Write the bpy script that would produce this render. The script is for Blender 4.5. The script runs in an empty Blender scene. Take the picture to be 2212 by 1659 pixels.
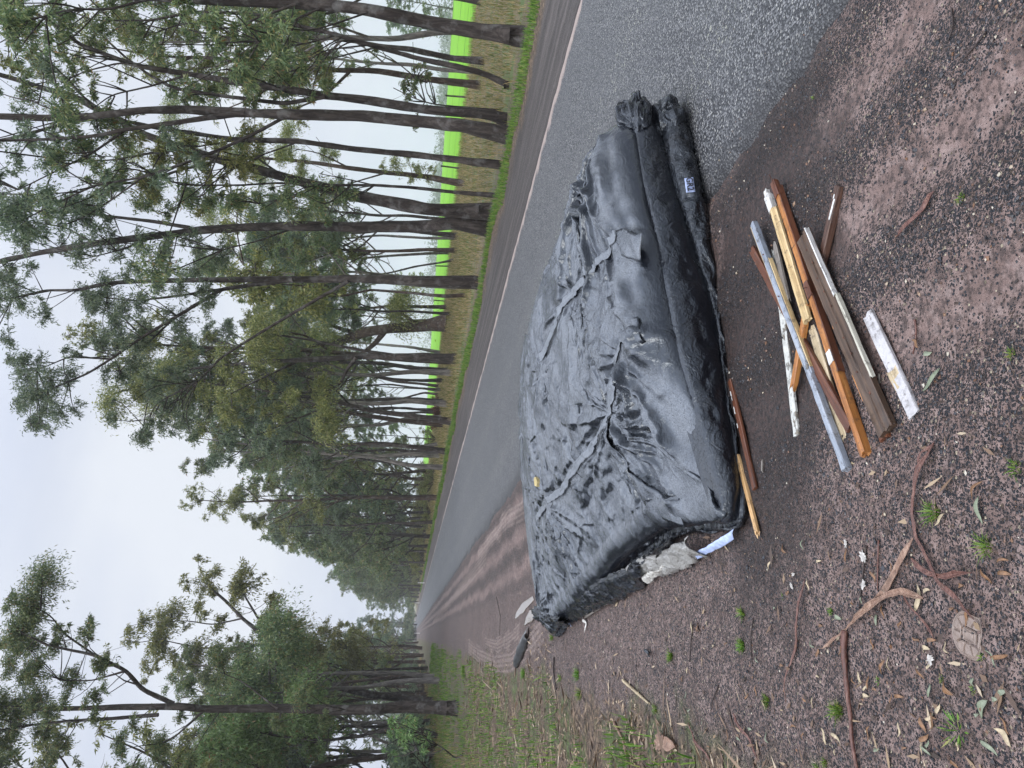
import bpy, math, random
import numpy as np
from mathutils import Matrix, Vector
R_ = math.radians
random.seed(7)
rng = np.random.default_rng(11)
scene = bpy.context.scene
COL = scene.collection

# ------------------------------------------------------------------ camera
# The photograph was taken with the phone on its side: world "up" points to the left of the picture.
FPX, CX, CY, EYE = 1650.0, 1106.0, 829.5, 1.5          # focal length / centre in a 2212 x 1659 picture, eye height
ROLL = R_(2.9)
PITCH = math.atan((CX - 917.0) / FPX)
Fv = np.array([0, math.cos(PITCH), -math.sin(PITCH)])
_r0 = np.array([1.0, 0, 0]); _u0 = np.array([0, math.sin(PITCH), math.cos(PITCH)])
Rv = math.cos(ROLL) * _r0 + math.sin(ROLL) * _u0
Uv = math.cos(ROLL) * _u0 - math.sin(ROLL) * _r0
cam_data = bpy.data.cameras.new("camera")
cam = bpy.data.objects.new("camera", cam_data)
COL.objects.link(cam)
cam_data.sensor_width = 36.0
cam_data.lens = 36.0 * FPX / 2212.0
cam_data.clip_start = 0.05
cam_data.clip_end = 3000.0
m = Matrix.Identity(4)
for i in range(3):
    m[i][0] = -Uv[i]; m[i][1] = Rv[i]; m[i][2] = -Fv[i]
m[2][3] = EYE
cam.matrix_world = m
scene.camera = cam

# ------------------------------------------------------------------ overcast sky, soft sun, exposure
SUN_EL, SUN_AZ = R_(56), R_(-150)
world = bpy.data.worlds.new("World")
scene.world = world
world.use_nodes = True
wn, wl = world.node_tree.nodes, world.node_tree.links
wn.clear()
w_out = wn.new("ShaderNodeOutputWorld"); w_bg = wn.new("ShaderNodeBackground")
sky = wn.new("ShaderNodeTexSky"); sky.sky_type = 'NISHITA'; sky.sun_disc = False
sky.sun_elevation = SUN_EL; sky.sun_rotation = SUN_AZ; sky.dust_density = 4.0; sky.air_density = 1.0
w_tc = wn.new("ShaderNodeTexCoord")
w_map = wn.new("ShaderNodeMapping"); w_map.inputs['Scale'].default_value = (1.0, 1.0, 2.6)
w_no = wn.new("ShaderNodeTexNoise"); w_no.inputs['Scale'].default_value = 1.7; w_no.inputs['Detail'].default_value = 5
w_no.inputs['Roughness'].default_value = 0.5
w_ra = wn.new("ShaderNodeValToRGB")
w_ra.color_ramp.elements[0].position = 0.36; w_ra.color_ramp.elements[0].color = (7.25, 8.0, 9.9, 1)
w_ra.color_ramp.elements[1].position = 0.66; w_ra.color_ramp.elements[1].color = (9.9, 10.4, 11.3, 1)
w_mix = wn.new("ShaderNodeMix"); w_mix.data_type = 'RGBA'; w_mix.inputs['Factor'].default_value = 0.98
wl.new(w_tc.outputs['Generated'], w_map.inputs['Vector']); wl.new(w_map.outputs['Vector'], w_no.inputs['Vector'])
wl.new(w_no.outputs['Fac'], w_ra.inputs['Fac'])
# an overcast sky is brightest overhead
w_sep = wn.new("ShaderNodeSeparateXYZ"); wl.new(w_tc.outputs['Generated'], w_sep.inputs['Vector'])
w_zen = wn.new("ShaderNodeMapRange"); w_zen.interpolation_type = 'SMOOTHSTEP'
w_zen.inputs['From Min'].default_value = 0.40; w_zen.inputs['From Max'].default_value = 0.95
w_zen.inputs['To Min'].default_value = 0.66; w_zen.inputs['To Max'].default_value = 2.3
wl.new(w_sep.outputs['Z'], w_zen.inputs['Value'])
w_mul = wn.new("ShaderNodeVectorMath"); w_mul.operation = 'SCALE'
wl.new(sky.outputs['Color'], w_mix.inputs['A']); wl.new(w_ra.outputs['Color'], w_mix.inputs['B'])
wl.new(w_mix.outputs['Result'], w_mul.inputs[0]); wl.new(w_zen.outputs[0], w_mul.inputs['Scale'])
wl.new(w_mul.outputs[0], w_bg.inputs['Color'])
w_bg.inputs['Strength'].default_value = 0.085
wl.new(w_bg.outputs['Background'], w_out.inputs['Surface'])

sun_d = bpy.data.lights.new("sun", 'SUN'); sun_d.energy = 0.9; sun_d.angle = R_(25); sun_d.color = (1.0, 0.96, 0.9)
sun = bpy.data.objects.new("sun", sun_d); COL.objects.link(sun)
_sd = Vector((math.sin(SUN_AZ) * math.cos(SUN_EL), math.cos(SUN_AZ) * math.cos(SUN_EL), math.sin(SUN_EL)))
sun.rotation_euler = _sd.to_track_quat('Z', 'Y').to_euler()
sun.location = (0, 0, 40)
scene.view_settings.view_transform = 'Standard'
scene.view_settings.look = 'None'
scene.view_settings.exposure = 0.6
scene.view_settings.gamma = 1.0
scene.view_settings.use_curve_mapping = False
scene.cycles.max_bounces = 6
scene.cycles.volume_bounces = 1
scene.cycles.transparent_max_bounces = 6

# ------------------------------------------------------------------ measuring helpers
def ray(X, Y): return Fv + (CY - Y) / FPX * Rv - (X - CX) / FPX * Uv
def gp(X, Y, z=0.0):
    """point of the place seen at picture position X,Y, at height z"""
    d = ray(X, Y); return np.array([0, 0, EYE]) + d * ((z - EYE) / d[2])
def at(X, Y, dep): return np.array([0, 0, EYE]) + ray(X, Y) * dep
def depth_of(p): return float((np.array(p) - [0, 0, EYE]) @ Fv)
RD = np.array([-0.3173, 0.9483])       # along the road
RN = np.array([0.9483, 0.3173])        # across it, to the right
def rp(l, s, z=0.0):
    q = RN * l + RD * s; return np.array([q[0], q[1], z])
def lat(p): return float(p[0] * RN[0] + p[1] * RN[1])

# value noise for geometry
def _hash(ix, iy, iz, seed):
    h = (ix * 374761393 + iy * 668265263 + iz * 2147483647 + seed * 974634777) & 0xFFFFFFFF
    h = ((h ^ (h >> 13)) * 1274126177) & 0xFFFFFFFF
    return ((h ^ (h >> 16)) & 0xFFFF) / 65535.0
def vnoise(P, scale=1.0, seed=0):
    P = np.asarray(P, float) * scale
    I = np.floor(P).astype(np.int64); f = P - I; f = f * f * f * (f * (f * 6 - 15) + 10)
    r = 0
    for dx in (0, 1):
        wx = f[..., 0] if dx else 1 - f[..., 0]
        for dy in (0, 1):
            wy = f[..., 1] if dy else 1 - f[..., 1]
            for dz in (0, 1):
                wz = f[..., 2] if dz else 1 - f[..., 2]
                r = r + wx * wy * wz * _hash(I[..., 0] + dx, I[..., 1] + dy, I[..., 2] + dz, seed)
    return r * 2 - 1
def fbm(P, scale, octv=4, seed=0, gain=0.5, ridged=False):
    r = 0; a = 1.0; t = 0
    for o in range(octv):
        n = vnoise(P, scale * 2 ** o, seed + 17 * o)
        if ridged: n = 1 - 2 * np.abs(n)
        r = r + a * n; t += a; a *= gain
    return r / t

# ------------------------------------------------------------------ mesh helpers
class MB:
    """collects geometry that ends up as ONE mesh object"""
    def __init__(s): s.v = []; s.q = []; s.t = []; s.qm = []; s.tm = []; s.n = 0
    def add(s, v, quads=None, tris=None, mi=0):
        v = np.asarray(v, float).reshape(-1, 3)
        if quads is not None and len(quads):
            s.q.append(np.asarray(quads, np.int64) + s.n); s.qm.append(np.full(len(quads), mi, np.int32))
        if tris is not None and len(tris):
            s.t.append(np.asarray(tris, np.int64) + s.n); s.tm.append(np.full(len(tris), mi, np.int32))
        s.v.append(v); s.n += len(v)
    def mesh(s, name, mats, smooth=True, origin=None):
        V = np.concatenate(s.v) if s.v else np.zeros((0, 3))
        if origin is not None: V = V - np.asarray(origin)
        Q = np.concatenate(s.q) if s.q else np.zeros((0, 4), np.int64)
        T = np.concatenate(s.t) if s.t else np.zeros((0, 3), np.int64)
        me = bpy.data.meshes.new(name)
        me.vertices.add(len(V)); me.vertices.foreach_set("co", V.astype(np.float32).ravel())
        nl = Q.size + T.size
        me.loops.add(nl); me.loops.foreach_set("vertex_index", np.concatenate([Q.ravel(), T.ravel()]).astype(np.int32))
        me.polygons.add(len(Q) + len(T))
        st = np.concatenate([np.arange(len(Q)) * 4, Q.size + np.arange(len(T)) * 3]).astype(np.int32)
        me.polygons.foreach_set("loop_start", st)
        mi = np.concatenate(s.qm + s.tm) if (s.qm or s.tm) else np.zeros(0, np.int32)
        me.polygons.foreach_set("material_index", mi.astype(np.int32))
        me.polygons.foreach_set("use_smooth", np.full(len(Q) + len(T), smooth))
        for mm in (mats if isinstance(mats, (list, tuple)) else [mats]): me.materials.append(mm)
        me.update(calc_edges=True); me.validate()
        return me
    def build(s, name, mats, parent=None, smooth=True, origin=None):
        me = s.mesh(name, mats, smooth, origin)
        o = bpy.data.objects.new(name, me); COL.objects.link(o)
        if origin is not None: o.location = origin
        if parent is not None:
            o.parent = parent
            if origin is None: o.matrix_parent_inverse = Matrix.Translation(parent.location).inverted()
            else: o.location = Vector(origin) - parent.location
        return o
def tag(o, label=None, cat=None, group=None, kind=None):
    if label: o['label'] = label
    if cat: o['category'] = cat
    if group: o['group'] = group
    if kind: o['kind'] = kind
    return o
def empty(name, loc, label, cat, group=None):
    o = bpy.data.objects.new(name, None); COL.objects.link(o); o.location = loc
    o.empty_display_size = 0.2
    return tag(o, label, cat, group)
def grid_quads(nu, nv, closed_u=False):
    i = np.arange(nu if closed_u else nu - 1)[:, None]; j = np.arange(nv - 1)[None, :]
    i2 = (i + 1) % nu
    return np.stack([i * nv + j, i2 * nv + j, i2 * nv + j + 1, i * nv + j + 1], -1).reshape(-1, 4)
def resample(pts, rad, step):
    pts = np.asarray(pts, float); rad = np.asarray(rad, float)
    d = np.r_[0, np.cumsum(np.linalg.norm(np.diff(pts, axis=0), axis=1))]
    n = max(3, int(d[-1] / step) + 2); t = np.linspace(0, d[-1], n)
    # Catmull-like smoothing through the points
    P = np.stack([np.interp(t, d, pts[:, k]) for k in range(3)], 1)
    for _ in range(2): P[1:-1] = P[1:-1] * 0.5 + (P[:-2] + P[2:]) * 0.25
    return P, np.interp(t, d, rad)
def tube(mb, pts, rad, n=7, step=None, rough=0.0, mi=0, flat=1.0):
    if step: pts, rad = resample(pts, rad, step)
    pts = np.asarray(pts, float); rad = np.asarray(rad, float); K = len(pts)
    T = np.gradient(pts, axis=0); T /= np.linalg.norm(T, axis=1)[:, None] + 1e-9
    a = np.array([1.0, 0, 0]) if abs(T[0][0]) < 0.8 else np.array([0, 1.0, 0])
    N = np.zeros_like(pts); x = a - T[0] * (a @ T[0]); N[0] = x / np.linalg.norm(x)
    for k in range(1, K):
        x = N[k - 1] - T[k] * (N[k - 1] @ T[k]); N[k] = x / (np.linalg.norm(x) + 1e-9)
    B = np.cross(T, N); an = np.linspace(0, 2 * math.pi, n, endpoint=False)
    V = pts[:, None, :] + rad[:, None, None] * (np.cos(an)[None, :, None] * N[:, None, :] + flat * np.sin(an)[None, :, None] * B[:, None, :])
    if rough:
        nz = vnoise(V * [1, 1, 0.35], 1.0 / max(rad.max(), 0.01), 3) * rough
        V = V + (V - pts[:, None, :]) * nz[..., None]
    q = grid_quads(K, n); # grid over k then around: close the ring
    i = np.arange(K - 1)
    cl = np.stack([i * n + n - 1, (i + 1) * n + n - 1, (i + 1) * n, i * n], 1)
    mb.add(V.reshape(-1, 3), np.concatenate([q, cl]), mi=mi)
    mb.add(np.stack([pts[0], pts[-1]]), None, None)
    b0 = mb.n - 2; base = b0 - K * n
    j = np.arange(n); j2 = (j + 1) % n
    mb.t.append(np.concatenate([np.stack([np.full(n, b0), base + j2, base + j], 1), np.stack([np.full(n, b0 + 1), base + (K - 1) * n + j, base + (K - 1) * n + j2], 1)]))
    mb.tm.append(np.full(2 * n, mi, np.int32))
def unit(v): return v / (np.linalg.norm(v, axis=-1, keepdims=True) + 1e-9)
def leaf_quads(mb, C, D, L, W, r, mi=0):
    """lance-shaped leaves: base C, axis D, length L, width W"""
    n = len(C); D = unit(D); S = unit(np.cross(D, r.normal(size=(n, 3))))
    L = np.broadcast_to(L, n)[:, None]; W = np.broadcast_to(W, n)[:, None]
    V = np.stack([C, C + D * L * 0.42 + S * W * 0.5, C + D * L, C + D * L * 0.42 - S * W * 0.5], 1)
    mb.add(V.reshape(-1, 3), np.arange(4 * n).reshape(n, 4), mi=mi)

# ------------------------------------------------------------------ material helpers
class NT:
    def __init__(s, name):
        s.m = bpy.data.materials.new(name); s.m.use_nodes = True
        s.t = s.m.node_tree; s.t.nodes.clear()
        s.out = s.t.nodes.new("ShaderNodeOutputMaterial")
        s._co = None
    def n(s, typ, **kw):
        o = s.t.nodes.new("ShaderNode" + typ)
        for k, v in kw.items():
            if k in o.inputs: s.set(o.inputs[k], v)
            else: setattr(o, k, v)
        return o
    def set(s, inp, v):
        if isinstance(v, bpy.types.NodeSocket): s.t.links.new(v, inp)
        else:
            if isinstance(v, (tuple, list)) and len(v) == 3 and inp.type == 'RGBA': v = (*v, 1)
            inp.default_value = v
    def obj(s): 
        if s._co is None: s._co = s.n("TexCoord").outputs['Object']
        return s._co
    def mapped(s, scale, vec=None, rot=(0, 0, 0), loc=(0, 0, 0)):
        o = s.n("Mapping"); s.set(o.inputs['Vector'], vec or s.obj()); o.inputs['Scale'].default_value = scale
        o.inputs['Rotation'].default_value = rot; o.inputs['Location'].default_value = loc
        return o.outputs['Vector']
    def noise(s, scale, detail=4, rough=0.55, vec=None, dist=0.0, out='Fac'):
        o = s.n("TexNoise", Scale=scale, Detail=detail, Roughness=rough, Distortion=dist); s.set(o.inputs['Vector'], vec or s.obj())
        return o.outputs[out]
    def vor(s, scale, feature='F1', vec=None, out='Distance', rand=1.0):
        o = s.n("TexVoronoi", feature=feature); o.inputs['Scale'].default_value = scale; o.inputs['Randomness'].default_value = rand
        s.set(o.inputs['Vector'], vec or s.obj()); return o.outputs[out]
    def ramp(s, fac, stops, interp='LINEAR'):
        o = s.n("ValToRGB"); s.set(o.inputs['Fac'], fac); cr = o.color_ramp; cr.interpolation = interp
        while len(cr.elements) < len(stops): cr.elements.new(0.5)
        for e, (p, c) in zip(cr.elements, stops):
            e.position = p; e.color = (c, c, c, 1) if isinstance(c, (int, float)) else (*c, 1)
        return o.outputs['Color']
    def mix(s, fac, a, b, mode='MIX'):
        o = s.n("Mix", data_type='RGBA', blend_type=mode); s.set(o.inputs['Factor'], fac); s.set(o.inputs['A'], a); s.set(o.inputs['B'], b)
        return o.outputs['Result']
    def math(s, op, a, b=0.0, c=0.0):
        o = s.n("Math", operation=op); s.set(o.inputs[0], a); s.set(o.inputs[1], b); s.set(o.inputs[2], c); return o.outputs[0]
    def step(s, x, lo, hi):
        o = s.n("MapRange", interpolation_type='SMOOTHSTEP'); s.set(o.inputs['Value'], x)
        o.inputs['From Min'].default_value = lo; o.inputs['From Max'].default_value = hi; return o.outputs[0]
    def bump(s, h, strength=0.5, dist=0.01, nrm=None):
        o = s.n("Bump", Height=h); s.set(o.inputs['Strength'], strength); o.inputs['Distance'].default_value = dist
        if nrm is not None: s.set(o.inputs['Normal'], nrm)
        return o.outputs['Normal']
    def bsdf(s, color, rough=0.6, normal=None, **kw):
        o = s.n("BsdfPrincipled"); s.set(o.inputs['Base Color'], color); s.set(o.inputs['Roughness'], rough)
        if normal is not None: s.set(o.inputs['Normal'], normal)
        for k, v in kw.items(): s.set(o.inputs[k.replace('_', ' ')], v)
        s.t.links.new(o.outputs[0], s.out.inputs[0]); return o
    def rnd(s): return s.n("NewGeometry").outputs['Random Per Island']
    def pos(s):
        g = s.n("NewGeometry"); return g.outputs['Position']

MAT = {}

# ------------------------------------------------------------------ materials
def m_ground(track=None):
    k = NT("roadside_ground" if track is None else "tyre_pressed_clay"); p = k.obj()
    dot = k.n("VectorMath", operation='DOT_PRODUCT'); k.set(dot.inputs[0], p); dot.inputs[1].default_value = (RN[0], RN[1], 0); l = dot.outputs['Value']
    dot2 = k.n("VectorMath", operation='DOT_PRODUCT'); k.set(dot2.inputs[0], p); dot2.inputs[1].default_value = (RD[0], RD[1], 0); s = dot2.outputs['Value']
    big = k.noise(0.9, 4, 0.6); mid = k.noise(5.0, 5, 0.65); fine = k.noise(38, 4, 0.7); fine2 = k.noise(120, 3, 0.7)
    clay = k.ramp(mid, [(0.25, (0.105, 0.067, 0.055)), (0.5, (0.185, 0.124, 0.107)), (0.72, (0.285, 0.202, 0.178))])
    clay = k.mix(k.step(fine, 0.40, 0.56), k.mix(0.80, clay, (0.040, 0.027, 0.024)), clay)
    f7 = k.noise(13, 4, 0.75); clay = k.mix(k.math('MULTIPLY', k.step(f7, 0.48, 0.66), 0.55), clay, (0.335, 0.250, 0.225))
    # chips pressed into the clay: two sizes of cells, some of them dark stone
    c1 = k.vor(105, out='Color'); d1 = k.vor(105)
    c2 = k.vor(210, out='Color'); d2 = k.vor(210)
    sep = k.n("SeparateColor"); k.set(sep.inputs[0], c1); sep2 = k.n("SeparateColor"); k.set(sep2.inputs[0], c2)
    dens = k.math('ADD', k.math('MULTIPLY', big, 0.75), k.math('MULTIPLY', mid, 0.45))         # gravelly and clayey patches
    lw = k.math('ADD', l, k.math('MULTIPLY', k.math('SUBTRACT', k.noise(0.8, 2), 0.5), 0.35))
    band = k.math('SINE', k.math('MULTIPLY', k.math('SUBTRACT', lw, 1.05), 13.0))
    band = k.math('MULTIPLY', band, k.math('MULTIPLY', k.step(lw, 0.5, 0.9), k.math('SUBTRACT', 1.0, k.step(lw, 2.1, 2.3))))
    dens = k.math('ADD', dens, k.math('MULTIPLY', band, 0.38))
    th = k.math('SUBTRACT', dens, 0.12)
    s1 = k.math('MULTIPLY', k.math('LESS_THAN', sep.outputs[0], th), k.math('LESS_THAN', d1, 0.52))
    s2 = k.math('MULTIPLY', k.math('LESS_THAN', sep2.outputs[0], k.math('SUBTRACT', th, 0.06)), k.math('LESS_THAN', d2, 0.58))
    stone = k.ramp(sep.outputs[1], [(0.0, (0.016, 0.017, 0.022)), (0.6, (0.032, 0.033, 0.040)), (0.8, (0.07, 0.045, 0.036)), (0.93, (0.10, 0.07, 0.05)), (0.97, (0.45, 0.38, 0.27))])
    stone2 = k.ramp(sep2.outputs[1], [(0.0, (0.020, 0.020, 0.025)), (0.7, (0.045, 0.042, 0.045)), (0.9, (0.11, 0.07, 0.05))])
    col = k.mix(s2, clay, stone2); col = k.mix(s1, col, stone)
    # run-off soaks the clay around the bundle; shade there is painted in too
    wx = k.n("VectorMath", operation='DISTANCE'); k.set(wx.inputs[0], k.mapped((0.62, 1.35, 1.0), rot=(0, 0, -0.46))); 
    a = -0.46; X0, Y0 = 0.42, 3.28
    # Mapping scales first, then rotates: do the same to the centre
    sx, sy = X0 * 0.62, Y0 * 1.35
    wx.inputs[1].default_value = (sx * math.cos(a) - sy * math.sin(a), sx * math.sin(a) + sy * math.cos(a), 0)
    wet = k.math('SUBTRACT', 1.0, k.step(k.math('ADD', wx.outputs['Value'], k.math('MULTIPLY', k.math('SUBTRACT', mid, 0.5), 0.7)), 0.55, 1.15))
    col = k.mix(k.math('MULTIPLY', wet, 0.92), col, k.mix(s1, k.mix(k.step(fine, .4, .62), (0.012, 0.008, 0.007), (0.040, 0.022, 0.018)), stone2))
    # rusty fines washed out beside the sealed edge
    # leaf litter under the left trees and along the right tree row
    lit = k.ramp(k.noise(16, 6, 0.8), [(0.36, (0.018, 0.012, 0.009)), (0.5, (0.110, 0.072, 0.045)), (0.62, (0.30, 0.21, 0.13))])
    moss = k.ramp(k.noise(9, 4, 0.7), [(0.40, (0.07, 0.055, 0.032)), (0.6, (0.10, 0.145, 0.035))])
    litter = k.mix(k.step(k.noise(1.6, 4, 0.6), 0.42, 0.6), lit, moss)
    e = k.math('ADD', l, k.math('MULTIPLY', k.math('SUBTRACT', k.noise(1.1, 4, 0.6), 0.5), 1.1))
    e = k.math('ADD', e, k.math('MULTIPLY', k.step(s, 2.2, 5.5), -0.0))
    col = k.mix(k.math('SUBTRACT', 1.0, k.step(e, -0.62, -0.30)), col, litter)
    dry = k.ramp(k.noise(7, 5, 0.7), [(0.3, (0.085, 0.075, 0.028)), (0.5, (0.19, 0.150, 0.065)), (0.7, (0.29, 0.235, 0.12))])
    dry = k.mix(k.step(k.noise(0.45, 4, 0.6), 0.47, 0.62), dry, (0.095, 0.155, 0.030))
    col = k.mix(k.math('SUBTRACT', 1.0, k.step(e, -4.2, -2.6)), col, k.mix(0.5, dry, litter))
    # far shoulder: dark road gravel in stripes, then the verge
    stripes = k.noise(1.0, 6, 0.72, vec=k.mapped((5.5, 0.16, 1.0), rot=(0, 0, 0), vec=k.mapped((1, 1, 1), rot=(0, 0, -math.atan2(RN[1], RN[0])))))
    sh = k.ramp(stripes, [(0.3, (0.036, 0.028, 0.024)), (0.5, (0.082, 0.068, 0.061)), (0.7, (0.185, 0.155, 0.140))])
    sh = k.mix(k.math('MULTIPLY', k.step(fine2, 0.45, 0.6), 0.55), sh, (0.035, 0.032, 0.034))
    col = k.mix(k.step(l, 5.0, 5.2), col, sh)
    col = k.mix(k.step(e, 8.55, 8.95), col, lit)
    col = k.mix(k.step(e, 9.9, 10.9), col, dry)
    if track is not None:
        at_ = k.n("Attribute", attribute_name="pressed").outputs['Fac']
        pale = k.mix(k.step(fine, .35, .65), (0.150, 0.108, 0.094), k.mix(k.step(mid, .4, .65), (0.27, 0.205, 0.180), (0.36, 0.29, 0.26)))
        col = k.mix(at_, col, pale)
    h = k.math('ADD', k.math('MULTIPLY', fine, 0.9), k.math('MULTIPLY', fine2, 0.35))
    h = k.math('ADD', h, k.math('MULTIPLY', s1, k.math('SUBTRACT', 0.75, d1)))
    h = k.math('ADD', h, k.math('MULTIPLY', s2, k.math('SUBTRACT', 0.45, d2)))
    nrm = k.bump(h, 1.0, 0.018)
    rough = k.math('SUBTRACT', k.math('ADD', 0.42, k.math('MULTIPLY', fine, 0.5)), k.math('MULTIPLY', wet, 0.10))
    k.bsdf(col, rough, nrm)
    return k.m

def m_road():
    k = NT("chip_seal"); p = k.obj()
    dot = k.n("VectorMath", operation='DOT_PRODUCT'); k.set(dot.inputs[0], p); dot.inputs[1].default_value = (RN[0], RN[1], 0); l = dot.outputs['Value']
    c = k.vor(76, out='Color'); d = k.vor(76); sp = k.n("SeparateColor"); k.set(sp.inputs[0], c)
    col = k.ramp(sp.outputs[0], [(0.0, (0.050, 0.052, 0.056)), (0.45, (0.135, 0.138, 0.142)), (0.8, (0.23, 0.23, 0.235)), (0.97, (0.36, 0.355, 0.33))])
    col = k.mix(k.step(k.math('MULTIPLY', d, 1.0), 0.38, 0.62), col, (0.022, 0.023, 0.026))
    blot = k.noise(0.6, 5, 0.65); col = k.mix(k.math('MULTIPLY', k.step(blot, 0.4, 0.7), 0.35), col, (0.075, 0.078, 0.084))
    # pale worn flakes in two wheel paths
    wob = k.math('ADD', l, k.math('MULTIPLY', k.math('SUBTRACT', k.noise(0.7, 3), 0.5), 0.5))
    path = k.math('MAXIMUM', k.math('SUBTRACT', 1.0, k.step(k.math('ABSOLUTE', k.math('SUBTRACT', wob, 3.15)), 0.05, 0.30)),
                  k.math('SUBTRACT', 1.0, k.step(k.math('ABSOLUTE', k.math('SUBTRACT', wob, 4.55)), 0.05, 0.35)))
    fl = k.noise(26, 4, 0.7, vec=k.mapped((1, 1, 1)))
    flake = k.math('MULTIPLY', path, k.step(fl, 0.60, 0.66))
    col = k.mix(k.math('MULTIPLY', flake, 0.75), col, (0.42, 0.42, 0.33))
    # tarry dark rim along the broken edge, dust along the far edge
    ed = k.math('ADD', l, k.math('MULTIPLY', k.math('SUBTRACT', k.noise(2.5, 5, 0.7), 0.5), 0.5))
    col = k.mix(k.math('MULTIPLY', k.math('SUBTRACT', 1.0, k.step(ed, 2.22, 2.62)), 0.75), col, (0.028, 0.027, 0.028))
    col = k.mix(k.math('MULTIPLY', k.step(ed, 6.46, 6.60), 0.85), col, k.mix(k.noise(60), (0.30, 0.225, 0.195), (0.50, 0.40, 0.35)))
    h = k.math('ADD', k.math('MULTIPLY', k.math('SUBTRACT', 1.0, d), 1.0), k.math('MULTIPLY', k.noise(160, 3, 0.6), 0.5))
    k.bsdf(col, 0.58, k.bump(h, .9, 0.009))
    return k.m

def m_leafy(name, stops, rough=0.5, trans=0.42, spec=0.40):
    k = NT(name); c = k.ramp(k.rnd(), stops)
    oi = k.n("ObjectInfo").outputs['Random']
    hs = k.n("HueSaturation"); k.set(hs.inputs['Color'], c); k.set(hs.inputs['Hue'], k.math('ADD', 0.485, k.math('MULTIPLY', oi, 0.03)))
    k.set(hs.inputs['Value'], k.math('ADD', 1.02, k.math('MULTIPLY', oi, 0.40)))
    c = hs.outputs['Color']
    b = k.n("BsdfPrincipled"); k.set(b.inputs['Base Color'], c); b.inputs['Roughness'].default_value = rough; b.inputs['Specular IOR Level'].default_value = spec
    t = k.n("BsdfTranslucent"); k.set(t.inputs['Color'], c)
    mx = k.n("MixShader"); mx.inputs[0].default_value = trans
    k.t.links.new(b.outputs[0], mx.inputs[1]); k.t.links.new(t.outputs[0], mx.inputs[2]); k.t.links.new(mx.outputs[0], k.out.inputs[0])
    return k.m

def m_bark(name, dark, light, grey=0.0, scale=1.0):
    k = NT(name); v = k.mapped((9 * scale, 9 * scale, 1.6 * scale))
    n = k.noise(1.0, 6, 0.68, vec=v, dist=0.6); n2 = k.noise(3.5 * scale, 4, 0.6)
    c = k.ramp(n, [(0.32, tuple(x * 0.45 for x in dark)), (0.48, dark), (0.68, light)])
    c = k.mix(k.step(n2, 0.50, 0.68), c, k.mix(0.5, c, (0.20, 0.195, 0.185)))
    k.bsdf(c, 0.85, k.bump(n, 1.0, 0.05 / scale), Specular_IOR_Level=0.25)
    return k.m

def m_plastic(name, base, rough, wet=True, dust=0.0, dustcol=(0.09, 0.08, 0.07), crinkle=1.0):
    k = NT(name); g = k.n("NewGeometry")
    sx = k.n("SeparateXYZ"); k.set(sx.inputs[0], g.outputs['Normal']); up = sx.outputs['Z']
    def crease(sc, det, dist):      # sharp little creases: folded noise
        n = k.noise(sc, det, 0.55, dist=dist); return k.math('ABSOLUTE', k.math('SUBTRACT', n, 0.5))
    h = k.math('ADD', k.math('MULTIPLY', crease(9, 3, 1.0), 2.2), k.math('ADD', k.math('MULTIPLY', crease(23, 2, 1.4), 1.0), k.math('MULTIPLY', crease(60, 1, .8), .28)))
    nrm = k.bump(h, 0.5 * crinkle, 0.020)
    col = base; r = k.math('ADD', rough, k.math('MULTIPLY', k.noise(7, 4, 0.6), 0.10))
    if wet:   # rain beads and grit on upward faces; the grey also paints scattered skylight
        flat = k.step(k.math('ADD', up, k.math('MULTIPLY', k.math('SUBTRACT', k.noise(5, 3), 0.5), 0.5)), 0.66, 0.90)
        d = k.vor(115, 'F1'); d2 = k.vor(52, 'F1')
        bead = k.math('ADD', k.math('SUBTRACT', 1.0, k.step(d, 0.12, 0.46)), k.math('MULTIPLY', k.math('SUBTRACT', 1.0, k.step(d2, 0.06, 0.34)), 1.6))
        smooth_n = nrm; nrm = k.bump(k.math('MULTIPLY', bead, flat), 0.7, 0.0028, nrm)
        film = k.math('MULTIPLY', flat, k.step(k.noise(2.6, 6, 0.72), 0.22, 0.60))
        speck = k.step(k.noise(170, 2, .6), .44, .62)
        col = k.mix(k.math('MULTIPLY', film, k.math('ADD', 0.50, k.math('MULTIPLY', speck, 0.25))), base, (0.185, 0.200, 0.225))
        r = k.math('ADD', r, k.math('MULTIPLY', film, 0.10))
    if dust:
        dn = k.step(k.noise(5.5, 6, 0.7), 0.50, 0.72)
        col = k.mix(k.math('MULTIPLY', dn, dust), col, dustcol); r = k.math('ADD', r, k.math('MULTIPLY', dn, 0.25))
    k.bsdf(col, r, nrm, IOR=1.55, Specular_Tint=(0.82, 0.91, 1.0, 1.0), Coat_Weight=0.22, Coat_Roughness=0.05)
    return k.m

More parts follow.
